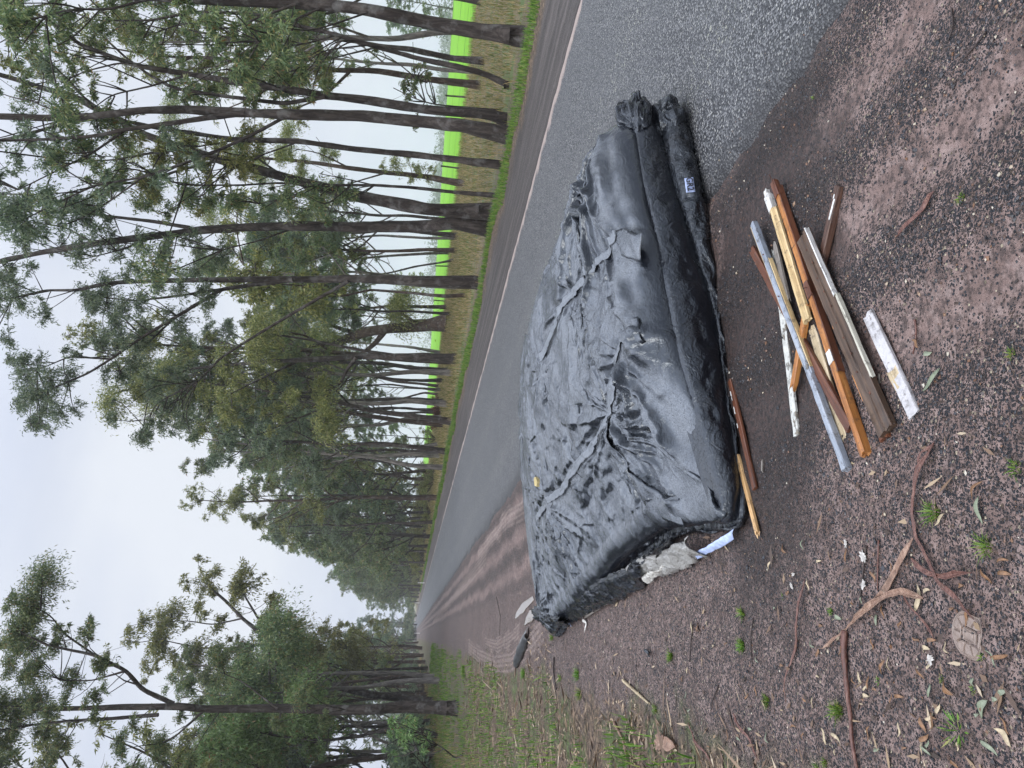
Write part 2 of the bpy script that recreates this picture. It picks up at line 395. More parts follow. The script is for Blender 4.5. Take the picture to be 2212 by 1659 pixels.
def m_wood(name, c0, c1, c2, rough=0.6, paint=None, pamt=0.5, pscale=9.0, grain=1.0, wetspec=0.5):
    """grain runs along local X"""
    k = NT(name)
    v = k.mapped((2.2, 55 * grain, 55 * grain)); n = k.noise(1.0, 5, 0.6, vec=v, dist=0.7); n2 = k.noise(14, 4, 0.65)
    n3 = k.noise(1.0, 3, 0.6, vec=k.mapped((9, 260, 260)))
    c = k.ramp(n, [(0.28, c0), (0.5, c1), (0.72, c2)])
    c = k.mix(k.math('MULTIPLY', k.step(n3, 0.5, 0.72), 0.45), c, tuple(x * 0.55 for x in c0))
    c = k.mix(k.math('MULTIPLY', k.step(n2, 0.52, 0.75), 0.5), c, tuple(x * 0.5 for x in c1))
    h = k.math('ADD', k.math('MULTIPLY', n, 1.0), k.math('MULTIPLY', n3, 0.5)); r = rough
    grime = True
    if paint is not None:
        pm = k.step(k.math('ADD', k.noise(pscale, 6, 0.72), k.math('MULTIPLY', k.math('SUBTRACT', n, 0.5), 0.25)), 0.5 + 0.30 - pamt * 0.6 - 0.03, 0.5 + 0.30 - pamt * 0.6 + 0.03)
        pc = k.mix(k.step(k.noise(30, 5, 0.7), 0.4, 0.7), paint, tuple(x * 0.72 for x in paint))
        c = k.mix(pm, c, pc); h = k.math('ADD', h, k.math('MULTIPLY', pm, 1.2))
    c = k.mix(k.math('MULTIPLY', k.step(k.noise(34, 6, 0.75), 0.52, 0.66), 0.6), c, (0.05, 0.036, 0.028))      # splashed grit and old stains
    k.bsdf(c, r, k.bump(h, 0.9, 0.003), Specular_IOR_Level=wetspec)
    return k.m

def m_plain(name, col, rough=0.6, var=0.3, scale=20, bump=0.3, dist=0.004, **kw):
    k = NT(name); n = k.noise(scale, 5, 0.65)
    c = k.mix(k.step(n, 0.35, 0.7), tuple(x * (1 - var) for x in col), tuple(min(1, x * (1 + var * 0.4)) for x in col))
    k.bsdf(c, rough, k.bump(n, bump, dist), **kw); return k.m

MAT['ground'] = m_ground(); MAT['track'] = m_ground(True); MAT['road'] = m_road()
MAT['leaf'] = m_leafy("gum_leaves", [(0.0, (0.055, 0.090, 0.043)), (0.35, (0.096, 0.142, 0.064)), (0.62, (0.152, 0.203, 0.087)), (0.85, (0.217, 0.246, 0.102)), (0.95, (0.290, 0.290, 0.123)), (1.0, (0.232, 0.109, 0.051))])
MAT['leaf_grey'] = m_leafy("grey_gum_leaves", [(0.0, (0.058, 0.090, 0.061)), (0.4, (0.110, 0.157, 0.096)), (0.75, (0.174, 0.226, 0.133)), (1.0, (0.246, 0.283, 0.152))])
MAT['leaf_olive'] = m_leafy("olive_gum_leaves", [(0.0, (0.072, 0.090, 0.032)), (0.4, (0.142, 0.162, 0.052)), (0.75, (0.225, 0.232, 0.075)), (1.0, (0.326, 0.297, 0.109))])
MAT['leaf_bright'] = m_leafy("fresh_gum_leaves", [(0.0, (0.070, 0.123, 0.043)), (0.4, (0.128, 0.217, 0.072)), (0.75, (0.196, 0.297, 0.109)), (0.93, (0.254, 0.341, 0.138)), (1.0, (0.290, 0.145, 0.072))])
MAT['leaf_rust'] = m_leafy("dead_leaves", [(0.0, (0.070, 0.028, 0.016)), (0.5, (0.135, 0.055, 0.028)), (1.0, (0.20, 0.10, 0.05))])
MAT['leaf_far'] = m_leafy("far_leaves", [(0.0, (0.045, 0.065, 0.045)), (1.0, (0.10, 0.125, 0.075))], trans=0.2)
MAT['bark'] = m_bark("dark_bark", (0.046, 0.037, 0.032), (0.105, 0.088, 0.077))
MAT['bark_brown'] = m_bark("brown_bark", (0.062, 0.043, 0.033), (0.135, 0.096, 0.072))
MAT['bark_grey'] = m_bark("grey_bark", (0.155, 0.140, 0.128), (0.32, 0.29, 0.26))
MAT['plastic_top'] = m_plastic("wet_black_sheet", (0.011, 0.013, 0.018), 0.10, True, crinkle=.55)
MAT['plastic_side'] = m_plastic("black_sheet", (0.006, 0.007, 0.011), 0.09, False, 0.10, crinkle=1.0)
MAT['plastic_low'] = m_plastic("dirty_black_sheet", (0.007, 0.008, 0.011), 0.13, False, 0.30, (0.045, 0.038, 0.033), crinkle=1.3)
MAT['liner'] = m_plastic("grey_liner", (0.30, 0.29, 0.27), 0.30, False, 0.5, (0.10, 0.09, 0.08), crinkle=1.8)
MAT['liner_white'] = m_plastic("white_liner", (0.62, 0.60, 0.55), 0.35, False, 0.45, (0.28, 0.22, 0.16), crinkle=1.8)
MAT['print_blue'] = m_plain("pale_blue_print", (0.46, 0.55, 0.82), 0.4, 0.25, 40)
MAT['ink'] = m_plain("black_ink", (0.010, 0.010, 0.014), 0.4, 0.1)
MAT['insul'] = m_plain("yellow_foam", (0.55, 0.44, 0.20), 0.8, 0.5, 30, 0.8)
MAT['grass_green'] = m_leafy("green_grass", [(0.0, (0.05, 0.11, 0.018)), (0.5, (0.105, 0.21, 0.028)), (0.85, (0.19, 0.29, 0.05)), (1.0, (0.28, 0.24, 0.09))], 0.45, 0.4)
MAT['grass_dry'] = m_leafy("dry_grass", [(0.0, (0.075, 0.085, 0.022)), (0.3, (0.145, 0.155, 0.040)), (0.55, (0.30, 0.235, 0.10)), (1.0, (0.46, 0.36, 0.19))], 0.6, 0.3)
MAT['stone'] = None
def m_stone():
    k = NT("loose_stones"); r = k.rnd()
    c = k.ramp(r, [(0.0, (0.014, 0.015, 0.019)), (0.55, (0.034, 0.035, 0.042)), (0.76, (0.060, 0.048, 0.044)), (0.88, (0.130, 0.085, 0.068)), (0.955, (0.20, 0.10, 0.05)), (0.972, (0.42, 0.35, 0.25)), (1.0, (0.50, 0.46, 0.38))])
    k.bsdf(c, 0.38, k.bump(k.noise(220, 3), 0.4, 0.002)); return k.m
MAT['stone'] = m_stone()
def m_litterbits():
    k = NT("leaf_litter"); r = k.rnd()
    c = k.ramp(r, [(0.0, (0.035, 0.022, 0.015)), (0.3, (0.085, 0.048, 0.030)), (0.6, (0.17, 0.105, 0.062)), (0.85, (0.30, 0.215, 0.13)), (1.0, (0.42, 0.34, 0.24))])
    k.bsdf(c, 0.55); return k.m
MAT['litter'] = m_litterbits()
def m_field():
    k = NT("young_crop"); n = k.noise(1.0, 5, 0.7, vec=k.mapped((0.09, 1.2, 1), rot=(0, 0, 0.25))); n2 = k.noise(3.0, 5, 0.7)
    c = k.ramp(n, [(0.3, (0.10, 0.26, 0.012)), (0.55, (0.175, 0.40, 0.018)), (0.75, (0.25, 0.47, 0.04))])
    c = k.mix(k.math('MULTIPLY', k.step(n2, 0.42, 0.66), 0.45), c, (0.085, 0.25, 0.014))
    k.bsdf(c, 0.8, k.bump(n2, 0.6, 0.08), Specular_IOR_Level=0.15); return k.m
MAT['field'] = m_field()
def m_water():
    k = NT("puddle_water"); k.bsdf((0.20, 0.165, 0.14), 0.02, k.bump(k.noise(9, 2), 0.04, 0.003), IOR=1.33, Specular_IOR_Level=0.5); return k.m
MAT['water'] = m_water()
MAT['track_pale'] = m_plain("smooth_wet_clay", (0.235, 0.178, 0.148), 0.30, 0.22, 30, 0.3, 0.002)
MAT['bark_strip'] = m_wood("shed_bark", (0.055, 0.022, 0.018), (0.135, 0.058, 0.044), (0.26, 0.145, 0.11), 0.5, grain=1.6)
MAT['bark_strip_pale'] = m_wood("pale_shed_bark", (0.12, 0.065, 0.045), (0.25, 0.15, 0.105), (0.42, 0.29, 0.21), 0.55, grain=1.6)
MAT['twig'] = m_plain("dark_twig", (0.045, 0.030, 0.026), 0.6, 0.4, 60)
MAT['gumleaf_pale'] = m_plain("pale_dry_leaf", (0.46, 0.37, 0.24), 0.5, 0.4, 60)
MAT['gumleaf_green'] = m_plain("grey_green_leaf", (0.22, 0.25, 0.17), 0.4, 0.35, 60)
MAT['gumleaf_brown'] = m_plain("brown_dry_leaf", (0.22, 0.115, 0.055), 0.5, 0.45, 60)
MAT['flake'] = m_plain("white_flake", (0.50, 0.47, 0.43), 0.6, 0.35, 60)
MAT['rubber'] = m_plain("scuffed_black_plastic", (0.045, 0.047, 0.050), 0.42, 0.4, 25, 0.3)
MAT['rubber_grey'] = m_plain("grey_plastic_lip", (0.19, 0.19, 0.19), 0.5, 0.3, 25, 0.3)
MAT['white_post'] = m_plain("white_post_paint", (0.80, 0.80, 0.78), 0.5, 0.1)
MAT['fence_wood'] = m_bark("weathered_post", (0.075, 0.065, 0.055), (0.16, 0.145, 0.125))
MAT['wire'] = m_plain("fence_wire", (0.10, 0.10, 0.10), 0.5, 0.1)
MAT['hill'] = m_plain("far_hill", (0.10, 0.13, 0.06), 0.9, 0.3, 0.05)

# ------------------------------------------------------------------ the setting: ground, road, field
def sstep(x, a, b):
    t = np.clip((x - a) / (b - a), 0, 1); return t * t * (3 - 2 * t)
def ground_z(l, s):
    """height of the ground in road coordinates"""
    l = np.asarray(l, float); s = np.asarray(s, float)
    P = np.stack([l, s, np.zeros_like(l)], -1)
    near = 1 - sstep(np.hypot(l - 0.5, s - 4), 10, 22)
    z = (fbm(P, 1.1, 3, 5) * 0.016 + fbm(P, 7.0, 3, 9) * 0.010) * near
    # ridges of loose gravel along the sealed edge
    rid = np.sin((l + 0.16 * vnoise(P, 0.8, 4) - 1.05) * 13.0) * sstep(l, 0.4, 0.9) * (1 - sstep(l, 2.0, 2.3))
    z = z + rid * 0.010 * near
    z = z - 0.035 * sstep(l, 2.18, 2.42) * (1 - sstep(l, 6.6, 6.8))          # bed under the seal
    z = z * (1 - 0.0) + 0.06 * sstep(l, 8.2, 9.2) * (1 - sstep(l, 11, 16)) + 0.02 * fbm(P, 0.9, 3, 21) * sstep(l, 7, 9) * (1 - sstep(l, 20, 26))
    z = z - 13.0 * sstep(l, 84, 330)
    z = z + 0.05 * fbm(P, 0.5, 3, 33) * (1 - sstep(l, -2.5, -1.2)) 
    return z
def axis(parts):
    out = [parts[0][0]]
    for a, b, st in parts:
        n = max(1, int(round((b - a) / st))); out += list(np.linspace(a, b, n + 1)[1:])
    return np.array(out)
def road_sheet(name, la, sa, zf, mat):
    L, S = np.meshgrid(la, sa, indexing='ij'); Z = zf(L, S)
    V = np.stack([RN[0] * L + RD[0] * S, RN[1] * L + RD[1] * S, Z], -1)
    mb = MB(); mb.add(V.reshape(-1, 3), grid_quads(len(la), len(sa))); return mb.build(name, mat)
la = axis([(-900, -200, 70), (-200, -40, 16), (-40, -8, 2), (-8, -3, 0.25), (-3, 2.5, 0.045), (2.5, 6.4, 0.4), (6.4, 12, 0.12), (12, 30, 1.0), (30, 84, 6), (84, 330, 10), (330, 1200, 80)])
sa = axis([(-60, -6, 6), (-6, 0, 0.5), (0, 8, 0.045), (8, 16, 0.12), (16, 40, 0.5), (40, 120, 3), (120, 400, 20), (400, 1500, 110)])
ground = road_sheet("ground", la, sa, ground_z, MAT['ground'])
tag(ground, "wet clay and gravel roadside with leaf litter and grassy verges", None, kind='structure')

def road_z(l, s):
    c = (l - 4.5) / 2.25
    P = np.stack([l, s, np.zeros_like(l)], -1)
    return 0.028 * (1 - c * c) + 0.004 * fbm(P, 1.3, 3, 3) + 0.004
def road_edges():
    """sealed strip with a ragged left edge"""
    sa_ = axis([(-40, 0, 0.5), (0, 14, 0.04), (14, 40, 0.15), (40, 160, 1.0), (160, 700, 12)])
    u = np.concatenate([np.linspace(0, 0.06, 6), np.linspace(0.08, 0.92, 34), np.linspace(0.94, 1, 5)])
    P0 = np.stack([np.zeros_like(sa_), sa_, np.zeros_like(sa_)], -1)
    e0 = 2.25 + 0.10 * vnoise(P0, 1.0, 41) + 0.07 * vnoise(P0, 3.1, 42) + 0.035 * vnoise(P0, 9.0, 43) - 0.10 * sstep(sa_, 60, 160)
    e1 = 6.75 + 0.04 * vnoise(P0, 0.9, 44) + 0.03 * vnoise(P0, 4.0, 45)
    L = e0[None, :] + (e1 - e0)[None, :] * u[:, None]; S = np.broadcast_to(sa_, L.shape)
    Z = road_z(L, S)
    Z[0] -= 0.045; Z[1] -= 0.006; Z[-1] -= 0.04; Z[-2] -= 0.004
    V = np.stack([RN[0] * L + RD[0] * S, RN[1] * L + RD[1] * S, Z], -1)
    mb = MB(); mb.add(V.reshape(-1, 3), grid_quads(len(u), len(sa_))); return mb.build("road", MAT['road'])
tag(road_edges(), "narrow grey chip seal country road with a ragged edge", None, kind='structure')

field = road_sheet("field", axis([(27.5, 34, 0.5), (34, 84, 4), (84, 240, 6)]), axis([(-20, 60, 2), (60, 420, 10)]),
                   lambda l, s: ground_z(l, s) + 0.10 * sstep(l, 27.5, 28.2) + 0.03 * fbm(np.stack([l, s, 0 * l], -1), 0.7, 2, 8) - 0.02, MAT['field'])
tag(field, "bright green young crop field beyond the trees", None, kind='structure')

# rain water standing in the wheel ruts beside the far end of the bundle
def puddle(px, seed):
    P = np.array([gp(*q)[:2] for q in px]); c = P.mean(0)
    n = 72; t = np.linspace(0, len(P), n, endpoint=False)
    idx = t.astype(int); f = (t - idx)[:, None]
    Q = P[idx % len(P)] * (1 - f) + P[(idx + 1) % len(P)] * f
    for _ in range(3): Q = Q * 0.5 + (np.roll(Q, 1, 0) + np.roll(Q, -1, 0)) * 0.25
    nz = vnoise(np.c_[Q, np.zeros(n)], 5.0, seed) * 0.045 + vnoise(np.c_[Q, np.zeros(n)], 14.0, seed + 1) * 0.02
    Q = Q + (Q - c) / np.linalg.norm(Q - c, axis=1)[:, None] * nz[:, None]
    gz = float(np.max([ground_z(lat(np.r_[q, 0]), q @ RD) for q in Q])) - 0.001
    mb = MB(); ring = np.c_[Q, np.full(n, gz)]; inn = np.c_[c + (Q - c) * 0.9, np.full(n, gz + 0.003)]
    mb.add(np.concatenate([ring, inn]), [[i, (i + 1) % n, n + (i + 1) % n, n + i] for i in range(n)])
    mb.add(np.concatenate([inn, [[c[0], c[1], gz + 0.003]]]), None, [[i, (i + 1) % n, n] for i in range(n)])
    return mb.build("puddle_water", MAT['water'])
tag(puddle([(1134, 1354), (1147, 1343), (1173, 1320), (1163, 1307), (1146, 1318), (1136, 1336)], 3), "narrow bright puddle in the wheel rut", None, kind='structure')
tag(puddle([(1112, 1340), (1126, 1328), (1156, 1296), (1150, 1287), (1128, 1304), (1114, 1326)], 9), "thin puddle beside the wheel rut puddle", None, kind='structure')

# pressed tyre tracks: ribbons of clay with tread bars
def tyre_track(px, width, pitch, lug=0.009, mat='track'):
    P = np.array([gp(*q) for q in px]); P, _ = resample(P, np.zeros(len(P)), 0.03)
    T = unit(np.gradient(P, axis=0)); S = np.stack([T[:, 1], -T[:, 0], 0 * T[:, 0]], 1)
    K = len(P); nu = 41; u = np.linspace(-1, 1, nu)
    d = np.r_[0, np.cumsum(np.linalg.norm(np.diff(P, axis=0), axis=1))]
    V = P[None] + S[None] * (u[:, None, None] * width / 2)
    z = ground_z(V[..., 0] * RN[0] + V[..., 1] * RN[1], V[..., 0] * RD[0] + V[..., 1] * RD[1])
    wob = .10 * vnoise(V, 3.0, 14)
    rib = (np.sin(u[:, None] * 22.0 + 0 * d[None]) > -.2) * 1.0 * (np.sin((d[None] + np.abs(u)[:, None] * 0.08) * 2 * math.pi / pitch) > -0.6)
    nz = fbm(V, 1.6, 3, 12)
    fade = sstep(1.0 - np.abs(u)[:, None] + wob + .35 * nz, .12, .55) * sstep(np.minimum(d, d[-1] - d)[None] + .3 * nz, .02, .5)
    z = z - .012 + fade * (.014 + rib * lug)
    V[..., 2] = z
    mb = MB(); mb.add(V.reshape(-1, 3), grid_quads(nu, K)); o = mb.build("tyre_track_path", MAT[mat])
    ca = o.data.attributes.new("pressed", 'FLOAT', 'POINT'); ca.data.foreach_set('value', (fade * (.35 + .65 * rib)).astype(np.float32).ravel())
    return o
tag(tyre_track([(1150, 1090), (1100, 1118), (1062, 1165), (1030, 1205)], 0.60, 0.10), "ribbed tyre track pressed beside the sealed edge", None, kind='structure')
tag(tyre_track([(1055, 1195), (1020, 1240), (985, 1285), (955, 1322), (935, 1345)], 0.60, 0.14), "tyre track curving off along the sealed edge", None, kind='structure')
tag(tyre_track([(1185, 1345), (1150, 1385), (1105, 1428), (1070, 1432), (1035, 1415), (1010, 1395)], 0.55, 0.09), "curved tyre track through the mud behind the bundle", None, kind='structure')
tag(tyre_track([(1130, 1352), (1105, 1378), (1075, 1395), (1045, 1385)], 0.40, 0.09), "inner wheel mark beside the curved tyre track", None, kind='structure')

# loose stones lying on the clay and on the edge of the seal (nobody could count them)
def stones():
    r = np.random.default_rng(5); mb = MB()
    N = 150000
    # more of them near the camera, where they are seen one by one
    dist = 1.0 + 8.0 * r.random(N) ** 1.6; ang = R_(90) + (r.random(N) - 0.5) * R_(98)
    x = dist * np.cos(ang) * 0.95; y = dist * np.sin(ang); 
    l = x * RN[0] + y * RN[1]; s = x * RD[0] + y * RD[1]
    P = np.stack([x, y, 0 * x], -1)
    dens = 0.50 + 0.55 * fbm(P, 0.9, 3, 77) + 0.35 * fbm(P, 4.0, 2, 78)
    dens += 0.50 * np.sin((l + 0.16 * vnoise(np.stack([l, s, 0 * l], -1), 0.8, 4) - 1.05) * 13.0) * sstep(l, 0.4, 0.9) * (1 - sstep(l, 2.0, 2.3))
    dens -= 0.7 * sstep(l, 2.2, 2.7) + 0.5 * (1 - sstep(l, -0.9, -0.3)) + 0.35 * (1 - sstep(l, 0.0, 0.7)) * 0.4
    keep = (r.random(N) < np.clip(dens, 0.03, 1)) & (l < 3.6)
    x, y, l, s = x[keep], y[keep], l[keep], s[keep]; n = len(x)
    size = (0.0015 + 0.0046 * r.random(n) ** 2.6) * (1 + .06 * np.maximum(0, np.hypot(x, y) - 3)) + (r.random(n) < 0.012) * 0.006 * r.random(n)
    z = ground_z(l, s); z = np.where(l > 2.36, road_z(l, s), z)
    oct_ = np.array([[1, 0, 0], [-1, 0, 0], [0, 1, 0], [0, -1, 0], [0, 0, 1], [0, 0, -1.0]])
    tri = np.array([[0, 2, 4], [2, 1, 4], [1, 3, 4], [3, 0, 4], [2, 0, 5], [1, 2, 5], [3, 1, 5], [0, 3, 5]])
    rot = r.random(n) * 6.283
    J = oct_[None] * (0.65 + 0.7 * r.random((n, 6, 1))) + (r.random((n, 6, 3)) - 0.5) * 0.6
    J = J * size[:, None, None] * np.array([1.2, 1.0, 0.75])
    c, sn = np.cos(rot)[:, None], np.sin(rot)[:, None]
    X = J[..., 0] * c - J[..., 1] * sn; Y = J[..., 0] * sn + J[..., 1] * c
    V = np.stack([X + x[:, None], Y + y[:, None], J[..., 2] + (z + size * 0.30)[:, None]], -1)
    mb.add(V.reshape(-1, 3), None, (tri[None] + 6 * np.arange(n)[:, None, None]).reshape(-1, 3))
    o = mb.build("loose_gravel", MAT['stone'], smooth=False)
    tag(o, "dark and cream gravel chips strewn over the clay", "gravel", kind='stuff')
stones()

# grass and leaf litter that nobody could count
def blades(mb, x, y, z, hgt, wid, r, lean=0.6):
    n = len(x); a = r.random(n) * 6.283; le = lean * r.random(n) * hgt
    B = np.stack([x, y, z], -1); T = B + np.stack([np.cos(a) * le, np.sin(a) * le, hgt * (0.6 + 0.4 * r.random(n))], -1)
    w = np.stack([np.cos(a + 1.57 + r.normal(size=n) * 0.7), np.sin(a + 1.57 + r.normal(size=n) * 0.7), 0 * a], -1) * np.broadcast_to(wid, n)[:, None]
    M_ = (B + T) / 2 + np.stack([0 * a, 0 * a, 0.18 * hgt], -1)
    V = np.stack([B - w, B + w, M_ + w * 0.7, T, M_ - w * 0.7], 1).reshape(-1, 3); i = 5 * np.arange(n)
    mb.add(V, np.stack([i, i + 1, i + 2, i + 4], 1), np.stack([i + 4, i + 2, i + 3], 1))
def grass_band(name, mat, n, l0, l1, s0, s1, h, w, seed, label, pw=2.0, mask=None, cat="grass"):
    r = np.random.default_rng(seed); s = s0 + (s1 - s0) * r.random(n) ** pw; l = l0 + (l1 - l0) * r.random(n)
    if mask is not None:
        kp = mask(l, s, r); l, s = l[kp], s[kp]
    n = len(l); z = ground_z(l, s) - 0.01; x = RN[0] * l + RD[0] * s; y = RN[1] * l + RD[1] * s
    far = 1 + np.maximum(0, s - 12) / 45
    mb = MB(); blades(mb, x, y, z, h * (0.5 + r.random(n)) * np.minimum(far, 1.5), w * far, r)
    return tag(mb.build(name, MAT[mat]), label, cat, kind='stuff')
def patchy(scale, th, seed, soft=0.35):
    def f(l, s, r):
        v = fbm(np.stack([l, s, 0 * l], -1), scale, 3, seed); return v + soft * (r.random(len(l)) - 0.5) > th
    return f
grass_band("green_grass_strip", 'grass_green', 52000, 8.75, 9.75, 3, 170, 0.11, 0.006, 2, "strip of fresh green grass along the far shoulder", 2.2,
           lambda l, s, r: (np.abs(l - 9.2 - 0.25 * vnoise(np.stack([0 * l, s, 0 * l], -1), 0.35, 7)) < 0.34 + 0.22 * vnoise(np.stack([l, s, 0 * l], -1), 0.8, 8)))
grass_band("dry_verge_grass", 'grass_dry', 130000, 9.6, 28.5, 3, 190, 0.16, 0.006, 3, "dry straw coloured grass under the roadside trees", 2.0, lambda l, s, r: l > 9.8 + 1.5 * r.random(len(l)))
grass_band("green_verge_grass", 'grass_green', 22000, 11, 28, 4, 150, 0.13, 0.007, 4, "green grass patches in the dry verge", 2.0, patchy(0.35, 0.10, 91))
grass_band("left_verge_grass", 'grass_green', 120000, -7.5, -0.35, 0.5, 60, 0.10, 0.0050, 6, "short green grass in the leaf litter under the left trees", 2.4,
           lambda l, s, r: (patchy(1.3, -0.10, 55, .4)(l, s, r) & patchy(4.5, -0.08, 57, .6)(l, s, r)) & (l + 0.45 * vnoise(np.stack([l, s, 0 * l], -1), 0.9, 60) < -0.62))
grass_band("left_dry_grass", 'grass_dry', 90000, -30, -0.9, 2, 120, 0.15, 0.006, 8, "dry grass on the forest floor behind the left trees", 2.0, lambda l, s, r: (l < -2.2 - 2.0 * r.random(len(l))))
def litter():
    r = np.random.default_rng(9); mb = MB(); N = 110000
    s = 0.3 + 20 * r.random(N) ** 2.0; l = -6.5 + 7.1 * r.random(N)
    P = np.stack([l, s, 0 * l], -1)
    kp = (l + 0.5 * vnoise(P, 0.9, 60) + 0.25 * r.normal(size=N) < -0.52) | (r.random(N) < 0.035)
    l, s = l[kp], s[kp]; n = len(l); z = ground_z(l, s)
    C = np.stack([RN[0] * l + RD[0] * s, RN[1] * l + RD[1] * s, z + 0.003 + 0.012 * r.random(n)], -1)
    D = np.stack([r.normal(size=n), r.normal(size=n), 0.16 * r.normal(size=n)], -1); D = unit(D)
    L = 0.03 + 0.09 * r.random(n) ** 2; W = 0.005 + 0.014 * r.random(n)
    S = unit(np.stack([-D[:, 1], D[:, 0], 0.25 * r.normal(size=n)], -1))
    V = np.stack([C, C + D * (L * .45)[:, None] + S * (W * .5)[:, None], C + D * L[:, None], C + D * (L * .45)[:, None] - S * (W * .5)[:, None]], 1)
    mb.add(V.reshape(-1, 3), np.arange(4 * n).reshape(n, 4))
    n = 9000; s = 0.4 + 22 * r.random(n) ** 1.8; l = -7 + 6.6 * r.random(n); kp = l + .4 * r.normal(size=n) < -.45; l, s = l[kp], s[kp]; n = len(l)      # strips of bark and twigs
    C = np.stack([RN[0] * l + RD[0] * s, RN[1] * l + RD[1] * s, ground_z(l, s) + .008], -1); D = unit(np.stack([r.normal(size=n), r.normal(size=n), .12 * np.abs(r.normal(size=n))], -1)); leaf_quads(mb, C, D, .08 + .28 * r.random(n) ** 2, .006 + .014 * r.random(n), r)
    tag(mb.build("leaf_litter", MAT['litter']), "brown leaf and bark litter under the left trees", "leaf litter", kind='stuff')
litter()

# ------------------------------------------------------------------ the bundle wrapped in black plastic
BO = np.array([-0.53, 3.40]); EA = np.array([0.898, 0.436]); EA = EA / np.linalg.norm(EA); EB = np.array([-EA[1], EA[0]])
def b2w(a, b, z): return np.stack([BO[0] + EA[0] * a + EB[0] * b, BO[1] + EA[1] * a + EB[1] * b, z], -1)
def w2b(p): q = np.asarray(p)[..., :2] - BO; return q @ EA, q @ EB
# heights of the top sheet, measured at a few places, thin-plate interpolated
TC = np.array([(0.04, .24, .130), (.41, .24, .215), (.72, .24, .325), (1.0, .24, .435), (1.5, .24, .455), (1.84, .24, .51), (2.35, .24, .50),
      (1.9, .8, .62), (2.0, 1.8, .70), (1.95, 2.9, .62), (1.9, 4.1, .44), (1.1, 4.4, .35), (.45, 4.6, .22), (.15, 4.8, .12),
      (.03, .5, .125), (.03, 1.3, .115), (.05, 2.2, .12), (.1, 3.2, .14), (.14, 4.2, .12), (1, 1, .48), (1, 2, .51), (1, 3, .47), (.5, 1, .29), (.5, 2, .33), (.5, 3, .31),
      (1.5, 1.5, .60), (1.5, .7, .52), (1.0, .5, .455), (.5, .5, .255), (2.45, 1, .52), (2.5, 2, .55), (2.45, 3, .5)])
def _tps(r2): return 0.5 * r2 * np.log(r2 + 1e-9)
_n = len(TC); _d = ((TC[:, None, :2] - TC[None, :, :2]) ** 2).sum(-1)
_A = np.zeros((_n + 3, _n + 3)); _A[:_n, :_n] = _tps(_d) + np.eye(_n) * 0.004; _A[:_n, _n] = 1; _A[:_n, _n + 1:] = TC[:, :2]; _A[_n:, :_n] = _A[:_n, _n:].T
_w = np.linalg.solve(_A, np.r_[TC[:, 2], 0, 0, 0])
def top_z(a, b):
    a = np.asarray(a, float); b = np.asarray(b, float); z = _w[_n] + _w[_n + 1] * a + _w[_n + 2] * b
    for k in range(_n): z = z + _w[k] * _tps((a - TC[k, 0]) ** 2 + (b - TC[k, 1]) ** 2)
    return z
def on_top(X, Y):
    """where the line of sight meets the top sheet, in bundle coordinates"""
    d = ray(X, Y)
    for t in np.arange(2.4, 12, 0.01):
        p = np.array([0, 0, EYE]) + d * t; a, b = w2b(p)
        if -0.2 < a < 2.8 and -0.2 < b < 5.2 and p[2] <= top_z(a, b): return np.array([a, b])
    a, b = w2b(gp(X, Y, 0.4)); return np.array([a, b])
OUT = np.array([(-.04, -.04), (.25, -.05), (.63, -.05), (1.17, -.07), (1.5, -.08), (1.95, -.05), (2.32, .0), (2.50, .18), (2.50, .6), (2.48, 1.5), (2.5, 2.5), (2.45, 3.6),
       (2.3, 4.4), (1.9, 4.72), (1.2, 4.85), (.6, 4.95), (.22, 4.98), (.05, 4.7), (.10, 4.1), (.09, 3.2), (.09, 2.4), (.12, 1.56), (.10, .8), (-.02, .25)])
def outline(n):
    P = OUT; k = len(P); t = np.linspace(0, k, n, endpoint=False); i = t.astype(int); f = (t - i)[:, None]
    p0, p1, p2, p3 = P[(i - 1) % k], P[i % k], P[(i + 1) % k], P[(i + 2) % k]
    C = 0.5 * (2 * p1 + (p2 - p0) * f + (2 * p0 - 5 * p1 + 4 * p2 - p3) * f ** 2 + (3 * p1 - p0 - 3 * p2 + p3) * f ** 3)
    d = np.r_[0, np.cumsum(np.linalg.norm(np.diff(np.r_[C, C[:1]], axis=0), axis=1))]
    tt = np.linspace(0, d[-1], n, endpoint=False); C2 = np.r_[C, C[:1]]
    return np.stack([np.interp(tt, d, C2[:, j]) for j in (0, 1)], 1)
NP = 1150
EDGE = outline(NP)
_T = unit(np.roll(EDGE, -1, 0) - np.roll(EDGE, 1, 0)); INW = np.stack([-_T[:, 1], _T[:, 0]], 1)
PER = np.r_[0, np.cumsum(np.linalg.norm(np.diff(EDGE, axis=0), axis=1))]
# crest height (top sheet edge) around the perimeter
def crest_of(P):
    return np.clip(top_z(np.clip(P[:, 0], .04, 2.42), np.clip(P[:, 1], .06, 4.8)), 0.09, 0.5)
HC = crest_of(EDGE)
for _ in range(25): HC = HC * .5 + .25 * (np.roll(HC, 1) + np.roll(HC, -1))
leftness = sstep(-EDGE[:, 0], -0.35, -0.02) * sstep(EDGE[:, 1], 0.05, 0.35)      # the torn, crumpled left flank
nearness = (1 - sstep(EDGE[:, 1], .02, .45)) * sstep(EDGE[:, 0], -.06, .12)
H1 = HC * 0.36; H2 = HC * 0.80 - 0.15 * HC * leftness
H1 = H1 + (np.interp(EDGE[:, 0], [0, .9, 1.1, 1.41, 1.78, 2.18, 2.5], [.012, .015, .03, .10, .155, .185, .18]) - H1) * nearness
H2 = H2 + (np.interp(EDGE[:, 0], [0, .12, .47, .87, 1.46, 1.9, 2.5], [.11, .125, .185, .265, .305, .345, .35]) - H2) * nearness
